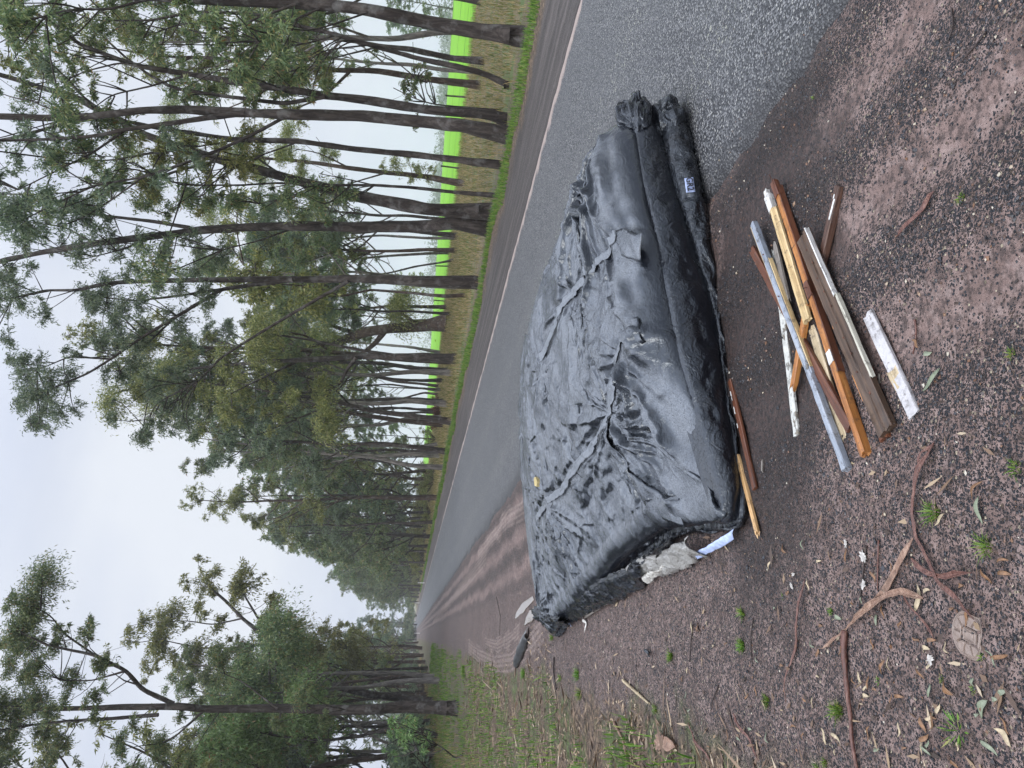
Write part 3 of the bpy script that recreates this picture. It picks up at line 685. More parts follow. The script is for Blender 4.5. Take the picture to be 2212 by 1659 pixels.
for _ in range(12):
    H1 = H1 * .5 + .25 * (np.roll(H1, 1) + np.roll(H1, -1)); H2 = H2 * .5 + .25 * (np.roll(H2, 1) + np.roll(H2, -1))
# ---- crease fields -------------------------------------------------------------
def seg_dist(a, b, P):
    """distance to a polyline, and position along it (0..1), side sign"""
    best = np.full(a.shape, 9.0); tt = np.zeros(a.shape); sg = np.zeros(a.shape); tot = 0; L = np.linalg.norm(np.diff(P, axis=0), axis=1); LS = L.sum()
    for k in range(len(P) - 1):
        d = P[k + 1] - P[k]; t = np.clip(((a - P[k, 0]) * d[0] + (b - P[k, 1]) * d[1]) / (d @ d + 1e-12), 0, 1)
        dx, dy = a - P[k, 0] - d[0] * t, b - P[k, 1] - d[1] * t; r = np.hypot(dx, dy); m_ = r < best
        best = np.where(m_, r, best); tt = np.where(m_, (tot + t * L[k]) / LS, tt); sg = np.where(m_, np.sign(d[0] * dy - d[1] * dx), sg); tot += L[k]
    return best, tt, sg
def ridge(D, w):      # sharp-topped fold with concave flanks
    x = np.abs(D) / w; return np.where(x < 1, (1 - x) ** 2.4, 0)
KN = on_top(1320, 900); K2 = on_top(1188, 1085); K3 = on_top(1235, 640); K4 = on_top(1345, 765); K5 = on_top(1170, 800)
SEAMS = [([(1262, 470), (1272, 600), (1290, 740), (1310, 840), (1322, 892)], 1, .020), ([(1322, 905), (1345, 970), (1392, 1030), (1440, 1072), (1476, 1085)], -1, .028),
         ([(1238, 665), (1232, 740), (1236, 830), (1242, 960), (1252, 1025)], 1, .016), ([(1172, 760), (1166, 850), (1168, 960), (1180, 1050), (1192, 1120)], 1, .016),
         ([(1216, 1140), (1205, 1190), (1208, 1230)], 1, .014), ([(1130, 720), (1124, 850), (1130, 1000), (1140, 1110)], 1, .014),
         ([(1262, 405), (1266, 480), (1272, 540)], -1, .045), ([(1390, 510), (1345, 500), (1330, 520)], 1, .018), ([(1385, 690), (1340, 735), (1330, 800)], 1, .018)]
SEAMS = [(np.array([on_top(*q) for q in P]), sd, h) for P, sd, h in SEAMS]
TAPES = [[(1345, 505), (1310, 560), (1268, 605), (1228, 648), (1195, 715), (1172, 775)], [(1350, 715), (1335, 800), (1320, 900), (1285, 965), (1250, 1012), (1215, 1060), (1180, 1090), (1160, 1122)]]
TAPES = [np.array([on_top(*q) for q in P]) for P in TAPES]
_rr = np.random.default_rng(23)
FOLDS = []          # (polyline, width, height)
def fan(K, a0, a1, n, l0, l1, h, w):
    for k in range(n):
        an = R_(a0 + (a1 - a0) * (k + _rr.uniform(.1, .9)) / n); L = _rr.uniform(l0, l1); c = _rr.uniform(-.25, .25)
        p = [K + np.array([math.cos(an + c * t), math.sin(an + c * t)]) * (0.04 + L * t) for t in (0, .35, .7, 1)]
        FOLDS.append((np.array(p), w * _rr.uniform(.6, 1.5), .62 * h * _rr.uniform(.5, 1.3)))
# bundle axes: a runs along the near side to the right end, b away from the camera
fan(KN, 150, 275, 15, .5, 1.0, .020, .036)        # from the knot to the left flank and near corner
fan(KN, -80, 130, 9, .3, .8, .016, .035)
fan(K2, 110, 250, 12, .4, .9, .022, .040)
fan(K2, -60, 80, 6, .4, .8, .014, .034)
fan(K3, 0, 360, 13, .25, .6, .014, .030)
fan(K4, 20, 330, 11, .2, .55, .018, .030)
fan(K5, 0, 360, 10, .2, .5, .013, .028)
RT = np.array([2.36, .16])
fan(RT, 96, 184, 13, .8, 1.6, .030, .050)         # long folds from the gathered right end
fan(np.array([.30, 4.75]), 215, 330, 12, .5, 1.1, .020, .040)
for P in ([(1262, 405), (1285, 480), (1300, 560), (1312, 650)], [(1300, 335), (1322, 480), (1345, 600), (1372, 705)], [(1340, 310), (1366, 420), (1392, 515)], [(1325, 640), (1375, 705), (1432, 745)], [(1312, 560), (1350, 640), (1388, 700)],
          [(1335, 770), (1395, 850), (1462, 960), (1512, 1058)], [(1355, 700), (1385, 760), (1440, 800)], [(1280, 420), (1305, 470), (1345, 505)], [(1345, 765), (1365, 840), (1375, 930), (1400, 1000)], [(1325, 905), (1355, 945), (1420, 985)], [(1400, 870), (1440, 930), (1500, 990)]):
    FOLDS.append((np.array([on_top(*q) for q in P]), .065, .026))
for k in range(60):                                # short nips all over
    p = np.array([_rr.uniform(.2, 2.3), _rr.uniform(.3, 4.5)]); an = _rr.normal(1.9, .8); L = _rr.uniform(.08, .32)
    d = np.array([math.cos(an), math.sin(an)]); FOLDS.append((np.array([p, p + d * L * .5 + _rr.normal(size=2) * .02, p + d * L]), _rr.uniform(.015, .034), _rr.uniform(.005, .013)))
def top_relief(a, b):
    P3 = np.stack([a, b, 0 * a], -1)
    wa = a + 0.025 * vnoise(P3, 5.0, 2) + .008 * vnoise(P3, 17.0, 4); wb = b + 0.025 * vnoise(P3, 5.0, 3) + .008 * vnoise(P3, 17.0, 5)
    h = np.zeros(a.shape)
    for P, w, ht in FOLDS:
        lo, hi = P.min(0) - w * 2, P.max(0) + w * 2
        s_ = (wa > lo[0]) & (wa < hi[0]) & (wb > lo[1]) & (wb < hi[1])
        if not s_.any(): continue
        D, t, sg = seg_dist(wa[s_], wb[s_], P)
        h[s_] += 2.1 * ht * ridge(D * np.where(sg > 0, 1.0, .6), w * (0.7 + 1.0 * t)) * np.clip(t * 8, .3, 1) * (1 - t ** 3)
    for P, sd, ht in SEAMS:
        D, t, sg = seg_dist(wa, wb, P); e = np.clip(np.minimum(t, 1 - t) * 9, 0, 1)
        gap = 0.35 + 0.65 * np.clip(vnoise(np.stack([a, b, 0 * a], -1), 7.0, 31) * 1.6 + .3, 0, 1)      # the lap gapes here and there
        h += np.where(sg * sd > 0, 1.7 * ht * np.exp(-D / .13) * e * gap, -1.0 * ht * np.exp(-D / .022) * e * gap)
    for P in TAPES:
        D, t, sg = seg_dist(a, b, P); h -= 0.014 * np.exp(-(D / .06) ** 2)
        D, t, sg = seg_dist(a + .006 * vnoise(P3, 30, 8), b, P)
        h += 0.0035 * (D < .033)
    sl = .25 + .75 * sstep(fbm(P3, 1.3, 3, 201), -.35, .3)
    h += sl * 0.030 * np.abs(vnoise(np.stack([wa * 1.1 + wb * .4, wb * .5 - wa * .2, 0 * a], -1), 4.2, 51))          # V-shaped creases between nearly flat facets
    h -= sl * 0.016 * np.abs(vnoise(np.stack([wa * .8 - wb * .6, wb * .9, 0 * a + 3], -1), 7.5, 53))
    h += sl * 0.008 * np.abs(vnoise(np.stack([wa + wb * .8, wb - wa * .3, 0 * a + 7], -1), 15.0, 55))
    h += 0.0025 * fbm(np.stack([wa, wb * .7, 0 * a], -1), 10.0, 3, 61, ridged=True)
    h += 0.0008 * fbm(P3, 34.0, 2, 71, ridged=True)
    return h
def grid_normals(V, closed=True):
    du = (np.roll(V, -1, 0) - np.roll(V, 1, 0)); dv = np.gradient(V, axis=1); n = np.cross(du, dv)
    return unit(n)
def crumple(B, N, eu, ev, h0, pin=None, levels=((9, 220), (4, 90), (2, 40), (1, 16)), lo=-.012, hi=.07, bend=.55, seed=0):
    """let a sheet with a little too much material buckle over the shape B (closed along its first axis)"""
    off = None
    def smooth_up(x, U, Vn):
        iu = np.linspace(0, x.shape[0], U, endpoint=False); i = iu.astype(int); f = (iu - i)[:, None]
        if x.ndim == 3: f = f[..., None]
        x = x[i] * (1 - f) + x[(i + 1) % x.shape[0]] * f
        jv = np.linspace(0, x.shape[1] - 1, Vn); j = np.minimum(jv.astype(int), x.shape[1] - 2); g = (jv - j)[None, :]
        if x.ndim == 3: g = g[..., None]
        return x[:, j] * (1 - g) + x[:, j + 1] * g
    U, Vn = B.shape[:2]; X = None
    for fct, iters in levels:
        u = np.arange(0, U, fct); vN = max(8, int((Vn - 1) / fct) + 1); v = np.round(np.linspace(0, Vn - 1, vN)).astype(int)
        b = B[u][:, v]; n = N[u][:, v]; e1 = eu[u][:, v]; e2 = ev[u][:, v]; p = None if pin is None else pin[u][:, v]
        if X is None: X = b + n * h0[u][:, v][..., None]
        else:
            X = b + smooth_up(X - bprev, len(u), vN)
            X = X + n * (0.0012 * fct * vnoise(b, 60.0 / fct, seed + fct))[..., None]
        bprev = b
        def L(a, c): return np.linalg.norm(a - c, axis=-1)
        ru = L(b, np.roll(b, -1, 0)) * (1 + .5 * (e1 + np.roll(e1, -1, 0))); rv = L(b[:, :-1], b[:, 1:]) * (1 + .5 * (e2[:, :-1] + e2[:, 1:]))
        ed = .5 * (e1 + e2)[:, :-1]
        rd1 = L(b[:, :-1], np.roll(b, -1, 0)[:, 1:]) * (1 + ed); rd2 = L(b[:, 1:], np.roll(b, -1, 0)[:, :-1]) * (1 + ed)
        ru2 = L(b, np.roll(b, -2, 0)) * (1 + e1 * .9); rv2 = L(b[:, :-2], b[:, 2:]) * (1 + e2[:, 1:-1] * .9)
        def pull(a, c, r, k, only_push=False):
            d = c - a; l = np.linalg.norm(d, axis=-1) + 1e-9; x = (l - r) / l
            if only_push: x = np.minimum(x, 0)
            return d * (k * .5 * x)[..., None]
        for it in range(iters):
            C = np.zeros_like(X)
            c = pull(X, np.roll(X, -1, 0), ru, .5); C += c; C -= np.roll(c, 1, 0)
            c = pull(X[:, :-1], X[:, 1:], rv, .5); C[:, :-1] += c; C[:, 1:] -= c
            R1 = np.roll(X, -1, 0)
            c = pull(X[:, :-1], R1[:, 1:], rd1, .28); C[:, :-1] += c; C[:, 1:] -= np.roll(c, 1, 0)
            c = pull(X[:, 1:], R1[:, :-1], rd2, .28); C[:, 1:] += c; C[:, :-1] -= np.roll(c, 1, 0)
            c = pull(X, np.roll(X, -2, 0), ru2, bend * .5, True); C += c; C -= np.roll(c, 2, 0)
            c = pull(X[:, :-2], X[:, 2:], rv2, bend * .5, True); C[:, :-2] += c; C[:, 2:] -= c
            X = X + C
            o = ((X - b) * n).sum(-1)
            t = np.where(o < lo, lo - o, np.where(o > hi, hi - o, 0)) - .0006 * np.clip(o, 0, .05) / .02
            if p is not None: t = t + p * (-.008 - o) * .6
            X = X + n * t[..., None]
            X[:, :1] += (b[:, :1] - X[:, :1]) * .1; X[:, -2:] += (b[:, -2:] - X[:, -2:]) * .4
    return X
bundle = empty("plastic_wrapped_bundle", tuple(b2w(1.2, 2.3, 0.0)), "long heap wrapped in wet black plastic sheeting, lying between the road and the timber offcuts", "wrapped bundle")

MAT['tape'] = m_plastic('wet_grey_tape', (0.13, 0.14, 0.155), 0.28, True, crinkle=1.0)
def loft(rings):
    """rings: list of (inward offset, height), each an array over the perimeter"""
    V = np.stack([b2w((EDGE + INW * o[:, None])[:, 0], (EDGE + INW * o[:, None])[:, 1], z) for o, z in rings], 1)
    return V
def wrinkle(V, per, seed, amp, diag=0.8, lo=0):
    zz = V[..., 2]; p = np.broadcast_to(per[:, None], zz.shape)
    P = np.stack([p * 1.0 + diag * zz * 2, zz * 2.2, np.zeros_like(zz)], -1)
    h = fbm(np.stack([P[..., 0] * 1.3, P[..., 1] * .5, P[..., 2]], -1), 4.0, 3, seed, ridged=True) * amp
    h += fbm(np.stack([P[..., 0] * 2.2 - zz * 3, P[..., 1] * .9, P[..., 2]], -1), 9.0, 3, seed + 5, ridged=True) * amp * .55
    h += fbm(P, 30.0, 2, seed + 9, ridged=True) * amp * .22
    return h
def layer(name, mat, z0, z1, o0, bulge, amp, seed, nr=26, diag=.8, eu=.05, ev=.05):
    u = np.linspace(0, 1, nr); rings = []
    P3 = np.c_[PER * 1.0, np.zeros((NP, 2))]
    wob = 0.012 * vnoise(P3, 2.0, seed) + .006 * vnoise(P3, 6.0, seed + 1)
    for q in u:
        out = bulge * math.sin(math.pi * min(1, q * 1.06)) ** .75 * np.clip((z1 - z0) / .13, .1, 1.3)
        tuck = 0.07 * max(0, (q - .82) / .18) ** 1.5 + 0.03 * max(0, (.10 - q) / .10)
        rings.append((o0 - out + tuck - wob * math.sin(math.pi * q), z0 + (z1 - z0) * q + 0 * PER))
    V = loft(rings); N = grid_normals(V)
    N = np.where((N[..., 2:3] * 0 + 1) > 0, N, N)
    if (N[:, nr // 2, :2] * (-(INW[:, :1] * EA + INW[:, 1:] * EB))).sum(-1).mean() < 0: N = -N
    P3 = V * [1, 1, 1.0]; nzv = .5 + .5 * fbm(P3, 2.2, 2, seed)
    lf = leftness[:, None]
    h0 = wrinkle(V, PER, seed, amp * .55, diag)
    V = crumple(V, N, (eu * (.3 + 1.2 * nzv) * (1 + lf)), (ev * (.3 + 1.2 * nzv) * (1 + lf)), h0, None, ((6, 120), (3, 70), (1, 25)), lo=-.010, hi=.035, seed=seed)
    V[..., 2] = np.maximum(V[..., 2], 0.004)
    mb = MB(); mb.add(V.reshape(-1, 3), grid_quads(NP, nr, True))
    return mb.build(name, MAT[mat], bundle)
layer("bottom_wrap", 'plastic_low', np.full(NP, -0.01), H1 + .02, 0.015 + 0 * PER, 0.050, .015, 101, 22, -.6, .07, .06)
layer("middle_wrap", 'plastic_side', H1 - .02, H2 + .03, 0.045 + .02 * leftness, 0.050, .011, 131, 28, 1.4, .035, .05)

# top sheet: lip, rounded shoulder, then the sloping top drawn to a spine
def top_sheet():
    cen = np.stack([1.12 + 0 * PER, np.clip(EDGE[:, 1], 1.0, 3.9)], 1)
    P3 = np.c_[PER, np.zeros((NP, 2))]
    drape = 0.5 + 0.5 * vnoise(P3, 1.6, 5); hang = .1 + 1.9 * drape + .9 * vnoise(P3, 3.5, 6)
    rings = []; lip = 9; sh = 12; nt = 120
    zl = H2 - 0.030 * hang - .010
    pts = []
    for k in range(lip):      # hanging lip
        q = k / (lip - 1); pts.append((EDGE + INW * (0.052 + .012 * drape - .030 * math.sin(q * 1.9))[:, None], zl + (np.maximum(HC * .93, zl + .03) - zl) * q * (.85 - .45 * nearness)))
    base_in = pts[-1]
    shoulder_in = (0.17 + .09 * nearness)[:, None]
    e1 = EDGE + INW * shoulder_in; z1 = top_z(np.clip(e1[:, 0], 0.02, 2.5), np.clip(e1[:, 1], .05, 4.85)); 
    for k in range(1, sh + 1):
        q = k / sh; s_ = math.sin(q * math.pi / 2); c_ = 1 - math.cos(q * math.pi / 2)
        e = base_in[0] + (e1 - base_in[0]) * (c_ * .75 + q * .25); zz = base_in[1] + (z1 - base_in[1]) * s_; pts.append((e, zz))
    for k in range(1, nt + 1):
        q = (k / nt) ; e = e1 + (cen - e1) * q; zz = top_z(e[:, 0], e[:, 1]); pts.append((e, zz))
    V = np.stack([b2w(e[:, 0], e[:, 1], z) for e, z in pts], 1); A = np.stack([e[:, 0] for e, z in pts], 1); B = np.stack([e[:, 1] for e, z in pts], 1)
    N = grid_normals(V); N = np.where(N[..., 2].mean() > 0, N, -N)
    N[:, -14:] = np.array([0, 0, 1.0]); k0 = lip + sh
    h = top_relief(A, B)
    sidew = np.clip((np.arange(V.shape[1]) - 2) / (k0 + 4.0), 0, 1)[None]
    hf = 0.020 * fbm(np.stack([np.broadcast_to(PER[:, None], A.shape), 0 * A, 0 * A], -1), 2.6, 2, 181, ridged=True) * np.exp(-((np.arange(V.shape[1])[None] - k0 * .7) / 14.0) ** 2)
    h0 = .3 * h + hf + .012 * fbm(np.stack([A, B * .6, 0 * A], -1), 2.6, 2, 221)
    P3 = np.stack([A, B, 0 * A], -1)
    slack = sstep(fbm(P3, 1.3, 3, 201), -.35, .45)
    taut = sstep(np.hypot((A - 1.2) * .55, B - .34), .10, .32)            # the near slope is drawn tight
    ends = 1 + 1.0 * (1 - sstep(A, .15, .6)) * sstep(B, .3, .8) + .8 * sstep(A, 1.9, 2.3)
    k1 = np.zeros_like(A)
    for K in (KN, K2, K3, K4, K5): k1 = k1 + np.exp(-((A - K[0]) ** 2 + (B - K[1]) ** 2) / .16)
    ex = (.006 + .024 * slack + .022 * np.clip(k1, 0, 1)) * (.25 + .75 * taut) * ends
    pin = np.zeros_like(A)
    for P in TAPES:
        D, t, sg = seg_dist(A, B, P); pin = np.maximum(pin, np.exp(-(D / .035) ** 2) * .5)
    V = crumple(V, N, ex, ex * .9, h0, pin, seed=5)
    V = V + N * (h * np.clip(sidew * 1.3, .1, 1))[..., None]
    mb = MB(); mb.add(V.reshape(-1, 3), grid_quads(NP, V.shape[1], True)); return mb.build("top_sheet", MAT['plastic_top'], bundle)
top_sheet()

# tape strips bound across the top
def strip_on_top(name, P, width, mat, lift=0.010):
    P3, _ = resample(np.c_[P, np.zeros(len(P))], np.zeros(len(P)), .012); P2 = P3[:, :2]
    T = unit(np.gradient(P2, axis=0)); S = np.stack([T[:, 1], -T[:, 0]], 1); u = np.linspace(-1, 1, 7)
    Q = P2[:, None] + S[:, None] * (u[None, :, None] * width / 2); a, b = Q[..., 0], Q[..., 1]
    wv = .004 * vnoise(np.stack([a, b, 0 * a], -1), 22, 5); a = a + wv
    z = top_z(a, b) + top_relief(a, b) * .8 + lift + .004 * fbm(np.stack([a, b, 0 * a], -1), 28, 2, 9, ridged=True)
    mb = MB(); mb.add(b2w(a, b, z).reshape(-1, 3), grid_quads(len(P2), 7)); o = mb.build(name, MAT[mat], bundle)
    sm = o.modifiers.new("thickness", 'SOLIDIFY'); sm.thickness = 0.002; return o
for P in TAPES: strip_on_top("tape_strip", P, .050, 'tape', .009)

# loose laps: the free edge of each overlapping sheet stands a little proud of the sheet below
def lap(P, sd, width, lift, seed):
    P3, _ = resample(np.c_[P, np.zeros(len(P))], np.zeros(len(P)), .012); P2 = P3[:, :2]; n = len(P2)
    T = unit(np.gradient(P2, axis=0)); S = np.stack([-T[:, 1], T[:, 0]], 1) * sd; u = np.linspace(0, 1, 9); t = np.linspace(0, 1, n)
    rag = .012 * vnoise(np.c_[P2 * 1.0, np.zeros(n)], 9, seed) + .006 * vnoise(np.c_[P2, np.zeros(n)], 30, seed + 1)
    Q = P2[:, None] + S[:, None] * ((u[None] * width - (1 - u[None]) * (.018 + rag[:, None]))[..., None]); a, b = Q[..., 0], Q[..., 1]
    gape = np.clip(.35 + .9 * vnoise(np.c_[P2, np.zeros(n)], 6.0, seed + 2), .05, 1)[:, None] * np.clip(np.minimum(t, 1 - t) * 8, 0, 1)[:, None]
    z = top_z(a, b) + top_relief(a, b) * (.55 + .45 * u[None]) + .004 + lift * gape * (1 - u[None]) ** 1.3 - .014 * u[None] ** 3
    mb = MB(); mb.add(b2w(a, b, z).reshape(-1, 3), grid_quads(n, 9)); o = mb.build("loose_lap", MAT['plastic_top'], bundle)
    sm = o.modifiers.new("thickness", 'SOLIDIFY'); sm.thickness = 0.0015
for k, (P, sd, h) in enumerate(SEAMS): lap(P, sd, .13, h * 1.9, 300 + k)

# torn ends, gathers and liners: crumpled sheets with an irregular outline
def crumple_patch(name, mat, pts, thick=.003, amp=.02, seed=0, nu=46, nv=16, parent=bundle, push=1.0):
    """pts: two edges (lists of world points); the patch is stretched between them and crumpled"""
    A_, _ = resample(np.array(pts[0]), np.zeros(len(pts[0])), .004); B_, _ = resample(np.array(pts[1]), np.zeros(len(pts[1])), .004)
    ia = np.linspace(0, len(A_) - 1, nu).astype(int); ib = np.linspace(0, len(B_) - 1, nu).astype(int); v = np.linspace(0, 1, nv)[None, :, None]
    V = A_[ia][:, None] * (1 - v) + B_[ib][:, None] * v
    up = np.array([0, 0, 1.0]); V = V + up * (amp * 1.2 * np.sin(np.pi * v)) 
    n1 = fbm(V, 11, 3, seed, ridged=True); n2 = fbm(V, 11, 3, seed + 40, ridged=True); n3 = fbm(V, 13, 3, seed + 80)
    V = V + np.stack([n3 * amp * .7, n2 * amp * .6, n1 * amp], -1)
    V = V + np.array([-.03, -.02, .015]) * push
    V[..., 2] = np.maximum(V[..., 2], 0.008)
    mb = MB(); mb.add(V.reshape(-1, 3), grid_quads(nu, nv)); o = mb.build(name, MAT[mat], parent)
    sm = o.modifiers.new("thickness", 'SOLIDIFY'); sm.thickness = thick; return o
G = lambda X, Y, z=0.01: gp(X, Y, z)
crumple_patch("torn_liner", 'liner', [[G(1500, 1142, .10), G(1440, 1180, .10), G(1395, 1205, .09)], [G(1530, 1187), G(1488, 1212), G(1432, 1236)]], amp=.034, seed=3)
crumple_patch("torn_liner", 'liner_white', [[G(1462, 1195, .06), G(1430, 1215, .06), G(1400, 1225, .05)], [G(1448, 1222), G(1420, 1240), G(1408, 1250)]], amp=.022, seed=7)
crumple_patch("torn_liner", 'liner', [[G(1435, 1170, .11), G(1385, 1200, .11), G(1345, 1225, .10)], [G(1440, 1222, .02), G(1398, 1240, .02), G(1365, 1262, .02)]], amp=.036, seed=13)
crumple_patch("blue_white_flap", 'print_blue', [[G(1590, 1128, .035), G(1552, 1153, .04), G(1510, 1178, .045)], [G(1590, 1150), G(1555, 1172), G(1513, 1193)]], amp=.008, seed=17)
crumple_patch("gathered_wrap", 'plastic_side', [[G(1405, 1195, .12), G(1340, 1225, .13), G(1270, 1260, .13), G(1225, 1300, .11)], [G(1400, 1256), G(1350, 1285), G(1290, 1312), G(1240, 1338)]], amp=.034, seed=23, nu=80, nv=30)
crumple_patch("gathered_wrap", 'plastic_side', [[G(1500, 1125, .12), G(1445, 1165, .13), G(1395, 1195, .13)], [G(1470, 1170, .05), G(1420, 1205, .05), G(1370, 1235, .04)]], amp=.034, seed=29, nu=60, nv=22)
crumple_patch("tail_bag", 'plastic_side', [[G(1165, 1300, .15), G(1190, 1322, .14), G(1222, 1325, .13)], [G(1170, 1334), G(1200, 1352), G(1238, 1340)]], amp=.05, seed=31, nu=50, nv=30)
def lobe(name, mat, c, rad, yaw, amp, seed, n=110, m_=56):
    """a bunched bag end"""
    u = np.linspace(0, 2 * math.pi, n, endpoint=False)[:, None]; v = np.linspace(.02, math.pi - .02, m_)[None]
    D = np.stack([np.cos(u) * np.sin(v), np.sin(u) * np.sin(v), np.cos(v) + 0 * u], -1)
    P = D * rad; P[..., 2] = np.where(P[..., 2] < 0, P[..., 2] * 1.0, P[..., 2]); cs, sn = math.cos(yaw), math.sin(yaw)
    P = np.stack([P[..., 0] * cs - P[..., 1] * sn, P[..., 0] * sn + P[..., 1] * cs, P[..., 2]], -1)
    W = D * [.55, 1.6, 1.6] + .25 * np.stack([vnoise(D, 2.2, seed), vnoise(D, 2.2, seed + 1), vnoise(D, 2.2, seed + 2)], -1)
    h = amp * (2.2 * np.abs(vnoise(W, 1.7, seed + 3)) - 1.1 * np.abs(vnoise(W, 3.2, seed + 4)) + .25 * np.abs(vnoise(W, 8.0, seed + 5)) + 1.2 * vnoise(D, 1.1, seed + 6))
    V = np.asarray(c) + P + D * h[..., None]; V[..., 2] = np.maximum(V[..., 2], .004)
    q = grid_quads(n, m_, True); mb = MB(); mb.add(V.reshape(-1, 3), q); return mb.build(name, MAT[mat], bundle)
yw = math.atan2(EA[1], EA[0])
lobe("bunched_end", 'plastic_side', b2w(2.44, .06, .30), (.20, .11, .085), yw + .25, .022, 37)
lobe("bunched_end", 'plastic_low', b2w(2.38, .10, .12), (.20, .19, .11), yw, .020, 41)
def printed_mark(name, P, seed):
    """broken blue-white print on the wrap"""
    r = np.random.default_rng(seed); mb = MB(); P = np.array(P); u = unit(P[1] - P[0]); L = np.linalg.norm(P[1] - P[0]); w = unit(P[2] - P[0]); W = np.linalg.norm(P[2] - P[0]); nn = unit(np.cross(u, w))
    if nn[1] > 0: nn = -nn
    t = 0
    while t < L:
        d = r.uniform(.012, .03); h0 = r.uniform(0, .35); h1 = r.uniform(.6, 1)
        q = [P[0] + u * t + w * W * h0, P[0] + u * (t + d * .55) + w * W * h0, P[0] + u * (t + d * .6) + w * W * h1, P[0] + u * (t + .004) + w * W * h1]
        q = [p + nn * .008 for p in q]; mb.add(np.array(q + [p - nn * .004 for p in q]), [[0, 1, 2, 3], [7, 6, 5, 4], [0, 4, 5, 1], [1, 5, 6, 2], [2, 6, 7, 3], [3, 7, 4, 0]]); t += d
    return mb.build(name, MAT['print_blue'], bundle, smooth=False)
printed_mark("printed_mark", [G(1218, 1281, .105), G(1226, 1306, .105), G(1232, 1276, .075)], 3)
printed_mark("printed_mark", [G(1205, 1326, .07), G(1226, 1334, .05), G(1214, 1344, .03)], 5)
# white-and-blue tag with black letters on the near side
def tag_on_side():
    n3 = -np.array([EB[0], EB[1], -0.35]); n3 = n3 / np.linalg.norm(n3)
    p = gp(1503, 495, .10) ; a, b = w2b(p)
    c = b2w(1.80, -.125, .105); c = np.array(c)
    ua = np.array([EA[0], EA[1], 0]); ub = np.cross(n3, ua)
    mb = MB(); nu, nv = 9, 7; u = np.linspace(-.050, .050, nu); v = np.linspace(-.024, .024, nv)
    V = c + ua * u[:, None, None] + ub * v[None, :, None]
    V = V + n3 * (.004 * vnoise(V, 30, 5))[..., None]
    mb.add(V.reshape(-1, 3), grid_quads(nu, nv)); o = mb.build("printed_tag", MAT['print_blue'], bundle)
    sm = o.modifiers.new("thickness", 'SOLIDIFY'); sm.thickness = .003; sm.offset = 0
    cu = bpy.data.curves.new("lettering", 'FONT'); cu.body = "GR2"; cu.size = .050; cu.align_x = 'CENTER'; cu.align_y = 'CENTER'; cu.extrude = .0008; cu.offset = .001
    t = bpy.data.objects.new("lettering", cu); COL.objects.link(t); cu.materials.append(MAT['ink'])
    X, Yv, Z = -ua, -ub if ub[2] > 0 else ub, n3     # printed upside down as it lies
    X = np.cross(Yv, Z)
    M_ = Matrix(((X[0], Yv[0], Z[0], 0), (X[1], Yv[1], Z[1], 0), (X[2], Yv[2], Z[2], 0), (0, 0, 0, 1)))
    M_.translation = Vector(c + n3 * .009)
    dg = bpy.context.evaluated_depsgraph_get(); me = bpy.data.meshes.new_from_object(t.evaluated_get(dg)); bpy.data.objects.remove(t)
    me.transform(M_); lt = bpy.data.objects.new("lettering", me); COL.objects.link(lt); lt.parent = o
    lt.matrix_parent_inverse = Matrix.Identity(4)
tag_on_side()
# tear with yellow foam showing
def foam():
    c = on_top(1166, 1042); a = c[0] + np.array([-.02, .03, .05, .01, -.03]); b = c[1] + np.array([-.07, -.05, .05, .12, .03])
    z = top_z(a, b) + .032; V = b2w(a, b, z); V2 = V - [0, 0, .03]
    mb = MB(); mb.add(np.r_[V, V2], [[i, (i + 1) % 5, 5 + (i + 1) % 5, 5 + i] for i in range(5)], [[0, 1, 2], [0, 2, 3], [0, 3, 4]]); mb.build("exposed_foam", MAT['insul'], bundle, smooth=False)
foam()

# ------------------------------------------------------------------ timber offcuts
MAT['w_silver'] = m_wood("grey_blue_painted_metal", (0.16, 0.18, 0.21), (0.27, 0.30, 0.35), (0.38, 0.41, 0.46), 0.25, paint=(0.22, 0.20, 0.17), pamt=.22, pscale=14, grain=.3)
MAT['w_cream'] = m_wood("cream_pine", (0.40, 0.26, 0.11), (0.60, 0.44, 0.22), (0.74, 0.58, 0.34), 0.5, grain=.7)
MAT['w_cream_dull'] = m_wood("pale_weathered_pine", (0.26, 0.19, 0.11), (0.42, 0.33, 0.20), (0.56, 0.46, 0.31), 0.6)
MAT['w_white'] = m_wood("white_painted_tip", (0.50, 0.49, 0.46), (0.66, 0.65, 0.62), (0.75, 0.74, 0.72), 0.4, grain=.4)
MAT['w_orange'] = m_wood("wet_orange_pine", (0.20, 0.070, 0.018), (0.40, 0.160, 0.042), (0.54, 0.25, 0.075), 0.38, grain=.8)
MAT['w_redbrown'] = m_wood("wet_redbrown_timber", (0.050, 0.018, 0.010), (0.115, 0.040, 0.020), (0.20, 0.075, 0.036), 0.40)
MAT['w_dark'] = m_wood("dark_stained_timber", (0.030, 0.016, 0.011), (0.075, 0.036, 0.024), (0.135, 0.072, 0.048), 0.42, paint=(0.55, 0.52, 0.48), pamt=.12, pscale=22)
MAT['w_brown'] = m_wood("weathered_brown_board", (0.030, 0.018, 0.012), (0.080, 0.047, 0.029), (0.145, 0.090, 0.056), 0.40, paint=(0.26, 0.20, 0.15), pamt=.22, pscale=20)
MAT['w_washed'] = m_wood("flaking_whitewash", (0.10, 0.085, 0.065), (0.20, 0.17, 0.13), (0.32, 0.28, 0.22), 0.6, paint=(0.52, 0.52, 0.48), pamt=.62, pscale=26)
MAT['w_plank'] = m_wood("white_painted_plank", (0.16, 0.10, 0.055), (0.28, 0.185, 0.105), (0.40, 0.28, 0.17), 0.5, paint=(0.50, 0.485, 0.49), pamt=.70, pscale=11)
